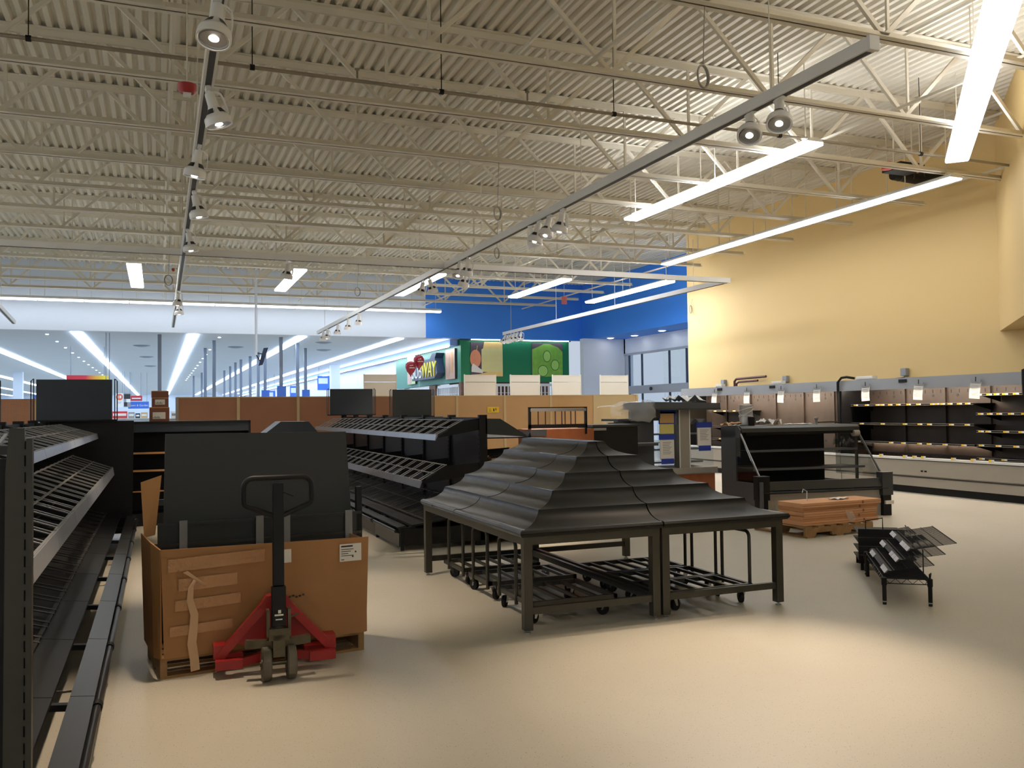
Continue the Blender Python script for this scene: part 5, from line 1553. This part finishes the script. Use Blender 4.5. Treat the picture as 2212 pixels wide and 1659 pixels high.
pl = thing('pegboard_shelving', 'short brown pegboard shelf back at the far left, beside the big dark backer', 'shelving', (-2.55, 20.0, 0))
o = pl.location
MB(o).box(-2.95, -2.30, 20.0, 20.015, 0.1, 1.97).build('pegboard_panel', 'peg', pl)
MB(o).box(-2.30, -2.26, 19.98, 20.05, 0, 1.985).box(-2.99, -2.95, 19.98, 20.05, 0, 1.985).build('upright', 'hardb', pl)
MB(o).box(-2.99, -2.26, 20.02, 20.5, 0.05, 0.25).build('base', 'beige', pl)
GL = ['leftmost, beside the red balloons', 'below the apple and cheese picture', 'middle of the five', 'below the lettuce picture', 'rightmost, before the entrance doors']
for k, (a, b) in enumerate(((4.84, 5.65), (7.53, 8.39), (8.84, 9.67), (10.09, 10.92), (11.57, 12.42))):
    t = thing('beige_shelf_end', 'pale beige shelf end panel behind the hardboard, ' + GL[k], 'shelving', ((a + b) / 2, 22.0, 0), group='beige shelf ends')
    oo = t.location
    MB(oo).box(a, b, 22.0, 22.02, 0.1, 2.38).build('lower_panel', 'beige', t)
    MB(oo).box(a, b, 21.995, 22.02, 2.39, 2.56).build('upper_panel', 'beige', t)
    MB(oo).box(a - 0.01, b + 0.01, 21.99, 22.03, 2.56, 2.575).build('top_cap', 'beige', t)
    for x in (a - 0.02, b): MB(oo).box(x, x + 0.02, 21.99, 22.05, 0, 2.59).build('upright', 'beige', t)
    MB(oo).box(a, b, 22.02, 22.5, 0, 0.2).build('base', 'beige', t)

# cartons on the cross shelving
KL = ['bottom', 'middle', 'top']
for k, (z0, z1, x0, x1) in enumerate(((1.516, 1.725, -0.12, 0.15), (1.727, 1.865, -0.09, 0.14), (1.867, 1.965, -0.09, 0.14))):
    t = thing('brown_carton', 'brown carton on the cross shelving, %s of three' % KL[k], 'carton', ((x0 + x1) / 2, 13.95, z0), random.uniform(-.04, .04), 'brown cartons')
    w = x1 - x0
    MB().box(-w / 2, w / 2, -0.06, 0.2, 0, z1 - z0).build('body', 'cardd', t)
    MB().box(-w / 2, w / 2, -0.064, -0.06, z1 - z0 - 0.012, z1 - z0).build('top_flap', 'cardl', t)
    if k < 2:
        l = MB().box(-w / 2 + 0.045, w / 2 - 0.05, -0.063, -0.06, 0.035, 0.035 + (0.10 if k == 0 else 0.075)).build('paper_label', 'paper', t)
        pr = MB()
        for q in range(5): pr.box(-w / 2 + 0.055 + q * 0.02, -w / 2 + 0.063 + q * 0.02, -0.0645, -0.063, 0.045, 0.065 + 0.01 * (q % 2))
        pr.build('print', 'ink', l)

# ------------------------------------------------------------------ shop front
def grille(label, a, b, along, fixed, z0=0.1, z1=2.66):
    t = thing('roll_grille', label, 'security grille', (a if along == 'x' else fixed, fixed if along == 'x' else a, 0), group='shop grilles')
    oo = t.location
    def bx_(mb, p0, p1, th, za, zb):
        return mb.box(p0, p1, fixed - th, fixed + th, za, zb) if along == 'x' else mb.box(fixed - th, fixed + th, p0, p1, za, zb)
    f = MB(oo)
    bx_(f, a, a + 0.1, 0.05, 0, z1); bx_(f, b - 0.1, b, 0.05, 0, z1); bx_(f, a, b, 0.05, z1 - 0.1, z1)
    f.build('grille_frame', 'shutter', t)
    p = a + 0.22
    src = None
    bars = MB(oo)
    while p < b - 0.15:
        bx_(bars, p, p + 0.045, 0.012, z0, z1 - 0.1)
        p += 0.15
    tag(bars.build('grille_bars', 'shutter', t), kind='stuff')
    r = MB(oo)
    for z in (0.6, 1.2, 1.8, 2.3): bx_(r, a, b, 0.008, z, z + 0.015)
    r.build('grille_rods', 'shutter', t)
grille('white roll grille under the green fascia, left of the lettuce picture', 10.9, 13.0, 'x', 31.4)
grille('white roll grille under the green fascia, below the lettuce picture', 13.05, 15.0, 'x', 31.4)
grille('white roll grille round the corner under the side fascia, near part', 31.7, 34.6, 'y', 10.66)
grille('white roll grille round the corner under the side fascia, far part', 35.6, 40.5, 'y', 10.66)
single('brick_pier', MB().box(10.56, 10.78, 34.65, 35.5, 0, 2.7), 'brick', 'brown brick pier between the two side grilles', 'pillar', kind='structure')
single('shop_column', MB().box(10.56, 10.82, 31.32, 31.6, 0, 2.72), 'brick', 'brown corner pier of the shop front', 'pillar', kind='structure')

def ellipse(cx, cz, rx, rz_, n=20):
    return [(cx + rx * math.cos(2 * PI * i / n), cz + rz_ * math.sin(2 * PI * i / n)) for i in range(n)]
p = thing('food_picture', 'picture of apple and cheese on the green fascia', 'picture', (11.58, 31.28, 2.9))
oo = p.location
MB(oo).box(10.94, 12.22, 31.26, 31.3, 2.93, 4.22).build('panel', 'purple', p)
def flat(poly, y, m, name, par, oo):
    return MB(oo).prism(poly, 'y', y - 0.004, y).build(name, m, par)
flat([(11.42, 3.95), (12.22, 3.95), (12.22, 4.25), (11.48, 4.25)], 31.255, 'cheese2', 'orange_cheese', p, oo)
flat([(11.36, 3.1), (12.22, 3.1), (12.22, 4.0), (11.44, 4.0), (11.36, 3.95)], 31.25, 'cheese', 'cheese_block', p, oo)
flat(ellipse(11.12, 3.6, 0.22, 0.34), 31.248, 'apple', 'apple', p, oo)
MB(oo).bar((11.17, 31.245, 3.92), (11.2, 31.245, 4.1), 0.02, 0.004).build('apple_stem', 'paleyel', p)
flat([(10.94, 2.93), (12.22, 2.93), (12.22, 3.12), (11.6, 3.1), (11.3, 3.02), (10.94, 2.99)], 31.249, 'cheese2', 'bread_bottom', p, oo)
flat([(10.95, 3.1), (11.4, 3.05), (11.42, 3.14), (11.02, 3.42), (10.96, 3.3)], 31.244, 'paper', 'white_slice', p, oo)
p = thing('food_picture', 'picture of lettuce and cucumber slices on the green fascia', 'picture', (14.1, 31.28, 2.9))
oo = p.location
MB(oo).box(13.45, 14.75, 31.26, 31.3, 2.93, 4.24).build('panel', 'purple', p)
flat([(13.45, 2.93), (14.75, 2.93), (14.75, 3.9), (14.55, 4.08), (14.2, 4.2), (13.95, 4.2), (13.65, 4.06), (13.45, 3.98)], 31.255, 'lettuce', 'lettuce', p, oo)
for cx, cz, rx, rz_ in ((14.08, 3.72, 0.17, 0.23), (14.42, 3.38, 0.18, 0.22), (13.9, 3.15, 0.22, 0.23)):
    r = flat(ellipse(cx, cz, rx, rz_), 31.25, 'lettuce3', 'cucumber_slice', p, oo)
    flat(ellipse(cx, cz, rx - 0.025, rz_ - 0.03), 31.246, 'lettuce2', 'slice_flesh', r, oo)
def side_pic(label, y0, y1, z0, z1, m, extra):
    p = thing('food_picture', label, 'picture', (10.52, (y0 + y1) / 2, z0))
    oo = p.location
    MB(oo).box(10.46, 10.54, y0, y1, z0, z1).build('panel', 'darkslot', p)
    MB(oo).box(10.455, 10.46, y0, y1, z0, z1).build('print', m, p)
    for (a, b, c, d, m2) in extra: MB(oo).box(10.45, 10.455, a, b, c, d).build('print_shape', m2, p)
side_pic('bread picture on the side fascia nearest the green front', 31.75, 32.9, 2.86, 4.02, 'bread', [(32.0, 32.2, 3.1, 3.9, 'cardl'), (32.4, 32.6, 3.0, 3.8, 'bread')])
side_pic('pink and lime picture on the side fascia behind the red balloons', 37.3, 38.6, 2.85, 4.1, 'limep', [(37.9, 38.5, 2.9, 3.6, 'pinkp'), (37.4, 37.7, 3.1, 3.4, 'limep')])
sg = thing('shop_sign', 'white and yellow lettered shop sign boxed out from the side fascia', 'sign', (10.5, 35.4, 2.95))
oo = sg.location
MB(oo).prism([(36.9, 2.95), (33.6, 2.95), (33.2, 3.15), (33.5, 3.75), (33.3, 3.95), (33.9, 3.95), (34.2, 3.75), (36.9, 3.75)], 'x', 10.2, 10.52).build('sign_box', 'darkblue', sg)
text('SUB', 'white_letters', 'whitep', sg, (10.19 - oo.x, 36.85 - oo.y, 3.03 - oo.z), (PI / 2, 0, -PI / 2), 0.88, 0.02)
text('WAY', 'yellow_letters', 'signyel', sg, (10.19 - oo.x, 35.35 - oo.y, 3.03 - oo.z), (PI / 2, 0, -PI / 2), 0.88, 0.02)
for k, (x, y, z, w) in enumerate(((8.33, 30.3, 3.18, 'lower'), (8.69, 30.5, 3.42, 'upper'))):
    b = thing('balloon', 'red balloon with white print before the shop sign, %s one of two' % w, 'balloon', (x, y, z), group='red balloons')
    MB().lathe([(0.012, -0.31), (0.03, -0.29), (0.02, -0.27), (0.06, -0.22), (0.14, -0.12), (0.18, -0.02), (0.195, 0.06), (0.18, 0.14), (0.13, 0.2), (0.06, 0.23), (0.0, 0.235)], n=20).build('body', 'balloon', b)
    MB().tube([(0, 0, -0.3), (0.01, 0, -0.9), (0.0, 0.01, -z)], 0.005, 5).build('string', 'cloth', b)
    mb = MB()
    for q in range(7): mb.box(-0.10 + q * 0.03, -0.08 + q * 0.03, -0.198, -0.19, -0.02, 0.008 + 0.006 * (q % 3))
    mb.box(-0.08, -0.03, -0.193, -0.18, 0.07, 0.09).box(-0.02, 0.04, -0.193, -0.18, 0.08, 0.10)
    mb.build('print', 'paper', b)

# ------------------------------------------------------------------ main floor: columns, poles, signs, goods
for x, y, w in ((-7.8, 60, 'at the far left beside the dark backer'), (9.3, 50, 'right, before the side wall'), (8.6, 84, 'far right, small'), (6.2, 108, 'farthest, small')):
    t = thing('store_column', 'square white column of the main floor ' + w, 'column', (x, y, 0), kind='structure')
    MB().box(-0.25, 0.25, -0.25, 0.25, 0.1, 4.34).build('shaft', 'white', t)
    MB().box(-0.29, 0.29, -0.29, 0.29, 0, 0.1).build('base', 'greyd', t)
POLES = [(0.04, 31.9), (1.78, 38), (1.90, 34), (3.79, 57), (3.77, 52), (3.76, 48.2), (3.82, 45.6), (4.02, 43), (4.08, 40), (4.1, 37.5), (4.06, 32.1), (5.7, 37.2), (5.0, 34.6), (2.28, 65), (2.6, 60)]
for k, (x, y) in enumerate(POLES):
    t = thing('power_pole', 'grey main floor power pole, %s counted from the left' % (ORD[k] if k else 'leftmost, carrying a blue box'), 'pole', (x, y, 0), group='power poles')
    MB().box(-0.06, 0.06, -0.05, 0.05, 0.02, 4.34).build('shaft', 'polegrey', t)
    MB().box(-0.1, 0.1, -0.09, 0.09, 0, 0.02).build('foot', 'polegrey', t)
    if k in (0, 3, 9, 10, 11):
        MB().box(-0.14, 0.16, -0.1, 0.1, 2.02 if k == 0 else 1.9, 2.32 if k == 0 else 2.6).build('pole_sign', 'bluesign', t)
for x, y, z0, z1, w, lb in ((9.2, 53, 3.0, 3.85, 0.75, 'largest, nearest the side wall'), (8.2, 58, 2.6, 3.4, 0.6, 'beside the white column'), (7.2, 62, 2.5, 3.2, 0.5, 'left one')):
    t = thing('hanging_sign', 'blue hanging aisle sign with a pale panel, ' + lb, 'sign', (x, y, z0), group='blue aisle signs')
    MB().box(-w / 2, w / 2, -0.05, 0.05, 0, z1 - z0).build('board', 'bluesign', t)
    MB().box(-w / 2 + 0.05, w / 2 - 0.15, -0.06, -0.05, (z1 - z0) * 0.45, (z1 - z0) * 0.85).build('panel', 'white', t)
    for s in (-0.4, 0.4): MB().tube([(s * w, 0, z1 - z0), (s * w, 0, 4.34 - z0)], 0.012, 6).build('rod', 'polegrey', t)
def hung(name, label, x0, x1, y, z0, z1, m, cat='sign'):
    t = thing(name, label, cat, ((x0 + x1) / 2, y, z0))
    MB().box(-(x1 - x0) / 2, (x1 - x0) / 2, -0.04, 0.04, 0, z1 - z0).build('board', m, t)
    for s in (-0.4, 0.4): MB().tube([(s * (x1 - x0), 0, z1 - z0), (s * (x1 - x0), 0, 4.34 - z0)], 0.012, 6).build('rod', 'polegrey', t)
    return t
t = hung('department_sign', 'blue department sign reading lawn and garden', -1.75, -0.55, 60, 2.06, 2.50, 'bluesign')
text('Lawn & Garden', 'lettering', 'paper', t, (-0.52, -0.045, 0.15), (PI / 2, 0, 0), 0.17, 0.004)
t = hung('red_sign', 'red hanging sign with pale lettering above the blue department sign', -1.62, -0.95, 60.4, 2.55, 2.88, 'redsign')
MB().box(-0.26, 0.26, -0.05, -0.04, 0.12, 0.20).build('lettering', 'paper', t)
t = hung('price_sign', 'white hanging sign with an orange disc', -2.42, -2.0, 59, 2.15, 3.0, 'whitep')
MB().lathe([(0.0, -0.01), (0.2, -0.01), (0.2, 0.01), (0.0, 0.01)], (0, -0.05, 0.62), 20, 'y').build('disc', 'orange', t)
MB().box(-0.1, -0.06, -0.07, -0.06, 0.55, 0.7).box(0.0, 0.1, -0.07, -0.06, 0.55, 0.7).build('numerals', 'paper', t)
MB().box(-0.16, 0.12, -0.05, -0.04, 0.3, 0.32).box(-0.16, 0.08, -0.05, -0.04, 0.24, 0.26).build('print', 'grey', t)
t = hung('photo_sign', 'black and white photo sign right of the orange disc sign', -1.97, -1.58, 59, 2.15, 3.0, 'greyl')
MB().box(-0.18, 0.18, -0.05, -0.04, 0.5, 0.8).box(-0.18, 0.0, -0.05, -0.04, 0.05, 0.3).build('dark_print', 'darkslot', t)
MB().box(-0.05, 0.18, -0.052, -0.042, 0.3, 0.5).build('pale_print', 'paper', t)
t = hung('banner', 'long banner fading from red to yellow above the big dark backer', -3.3, -1.82, 38, 3.0, 3.21, 'redsign')
gm_ = bpy.data.materials.new('red_yellow_print'); gm_.use_nodes = True
nt = gm_.node_tree
tc = nt.nodes.new('ShaderNodeTexCoord'); sx = nt.nodes.new('ShaderNodeSeparateXYZ'); cr = nt.nodes.new('ShaderNodeValToRGB'); mr = nt.nodes.new('ShaderNodeMapRange')
nt.links.new(tc.outputs['Object'], sx.inputs[0]); nt.links.new(sx.outputs[0], mr.inputs[0])
mr.inputs[1].default_value = -0.74; mr.inputs[2].default_value = 0.74
cr.color_ramp.elements[0].position = 0.45; cr.color_ramp.elements[0].color = lin((206, 52, 66))
cr.color_ramp.elements[1].position = 0.9; cr.color_ramp.elements[1].color = lin((240, 214, 60))
nt.links.new(mr.outputs[0], cr.inputs[0]); nt.links.new(cr.outputs[0], nt.nodes['Principled BSDF'].inputs['Base Color'])
M['grad'] = gm_
MB().box(-0.74, 0.74, -0.046, -0.04, 0, 0.21).build('print', 'grad', t)
t = hung('side_flag', 'narrow yellow and blue flag sign beside the wire of the big dark backer', -1.60, -1.47, 31.6, 1.7, 2.8, 'whitep')
for z, m in ((0.88, 'signyel'), (0.7, 'bluesign'), (0.5, 'signyel'), (0.3, 'paper'), (0.05, 'redsign')):
    MB().box(-0.058, 0.058, -0.046, -0.04, z, z + 0.16).build('stripe', m, t)
# goods on far shelving
def goods(label, x0, x1, y, ztop, boxes):
    t = thing('stock_shelving', label, 'shelving', ((x0 + x1) / 2, y, 0), group='stocked shelving of the main floor')
    oo = t.location
    MB(oo).box(x0, x1, y, y + 0.6, 0, 0.2).build('base', 'greyd', t)
    MB(oo).box(x0, x1, y + 0.58, y + 0.6, 0.2, ztop).build('back_panel', 'white', t)
    for x in (x0, x1 - 0.03): MB(oo).box(x, x + 0.03, y, y + 0.6, 0, ztop).build('side_panel', 'beige', t)
    for z in (0.6, 1.0, ztop - 0.02): MB(oo).box(x0, x1, y, y + 0.6, z, z + 0.02).build('shelf', 'beige', t)
    for k, (a, w, h_, m, nm, cat, lb2) in enumerate(boxes):
        g = thing(nm, lb2, cat, (a + w / 2, y + 0.25, ztop))
        MB().box(-w / 2, w / 2, -0.2, 0.2, 0, h_).build('body', m, g)
        MB().box(-w / 2 + 0.03, w / 2 - 0.03, -0.205, -0.2, h_ * 0.35, h_ * 0.7).build('print', 'paper' if m != 'paper' else 'grey', g)
goods('stocked shelving below the blue department sign', -2.6, -0.1, 44, 1.50,
      [(-2.45, 0.16, 0.34, 'pinkp', 'toy_box', 'box', 'pink box at the left of the stock below the department sign'), (-2.27, 0.15, 0.38, 'bluesign', 'goods_box', 'box', 'small blue box next to the pink box in the stock'),
       (-1.95, 0.62, 0.32, 'redsign', 'red_carton', 'carton', 'wide red carton below the blue department sign'), (-1.28, 0.26, 0.28, 'greyc', 'grey_carton', 'carton', 'grey carton right of the wide red one'),
       (-0.98, 0.2, 0.22, 'darkslot', 'dark_carton', 'carton', 'dark carton in the stock right of the grey one'), (-0.74, 0.28, 0.26, 'tan', 'tan_carton', 'carton', 'tan carton at the right of the stock')])
goods('stocked shelving seen between the left backer panels', -5.6, -3.6, 36, 1.60,
      [(-5.45, 0.25, 0.5, 'pinkp', 'pink_carton', 'carton', 'pink carton stack between the left backer panels'), (-5.1, 0.3, 0.35, 'redsign', 'red_box', 'box', 'red box between the left backer panels'),
       (-4.7, 0.35, 0.3, 'paper', 'white_carton', 'carton', 'white carton between the left backer panels'), (-4.2, 0.4, 0.8, 'bluesign', 'blue_carton', 'carton', 'tall blue carton between the left backer panels')])
goods('stocked shelving right of the brown cartons', 0.35, 1.2, 34, 1.5,
      [(0.42, 0.2, 0.25, 'paper', 'white_box', 'box', 'white box right of the brown cartons'), (0.66, 0.18, 0.3, 'pinkp', 'pink_box', 'box', 'pinkish box right of the brown cartons'), (0.9, 0.2, 0.2, 'greyc', 'grey_box', 'box', 'grey box right of the brown cartons')])
# hanging speaker on its white drop pole
t = thing('hanging_speaker', 'dark slanted panel speaker hanging on a white drop pole', 'speaker', (2.53, 25.3, 3.0))
MB().tube([(0, 0, 0.25), (0, 0, 2.44)], 0.035, 10).build('drop_pole', 'white', t)
mb = MB()
for q in (mb,):
    q.add([(0.05, -0.04, -0.05), (0.17, -0.04, -0.02), (0.32, -0.04, 0.46), (0.20, -0.04, 0.45), (0.05, 0.06, -0.05), (0.17, 0.06, -0.02), (0.32, 0.06, 0.46), (0.20, 0.06, 0.45)],
          [(0, 1, 2, 3), (7, 6, 5, 4), (0, 4, 5, 1), (1, 5, 6, 2), (2, 6, 7, 3), (3, 7, 4, 0)])
mb.build('panel', 'darkblue', t)
MB().bar((0.0, 0, 0.3), (0.2, 0, 0.28), 0.03, 0.03).bar((0, 0, 0.26), (0.1, 0, 0.08), 0.03, 0.03).build('bracket', 'darkslot', t)
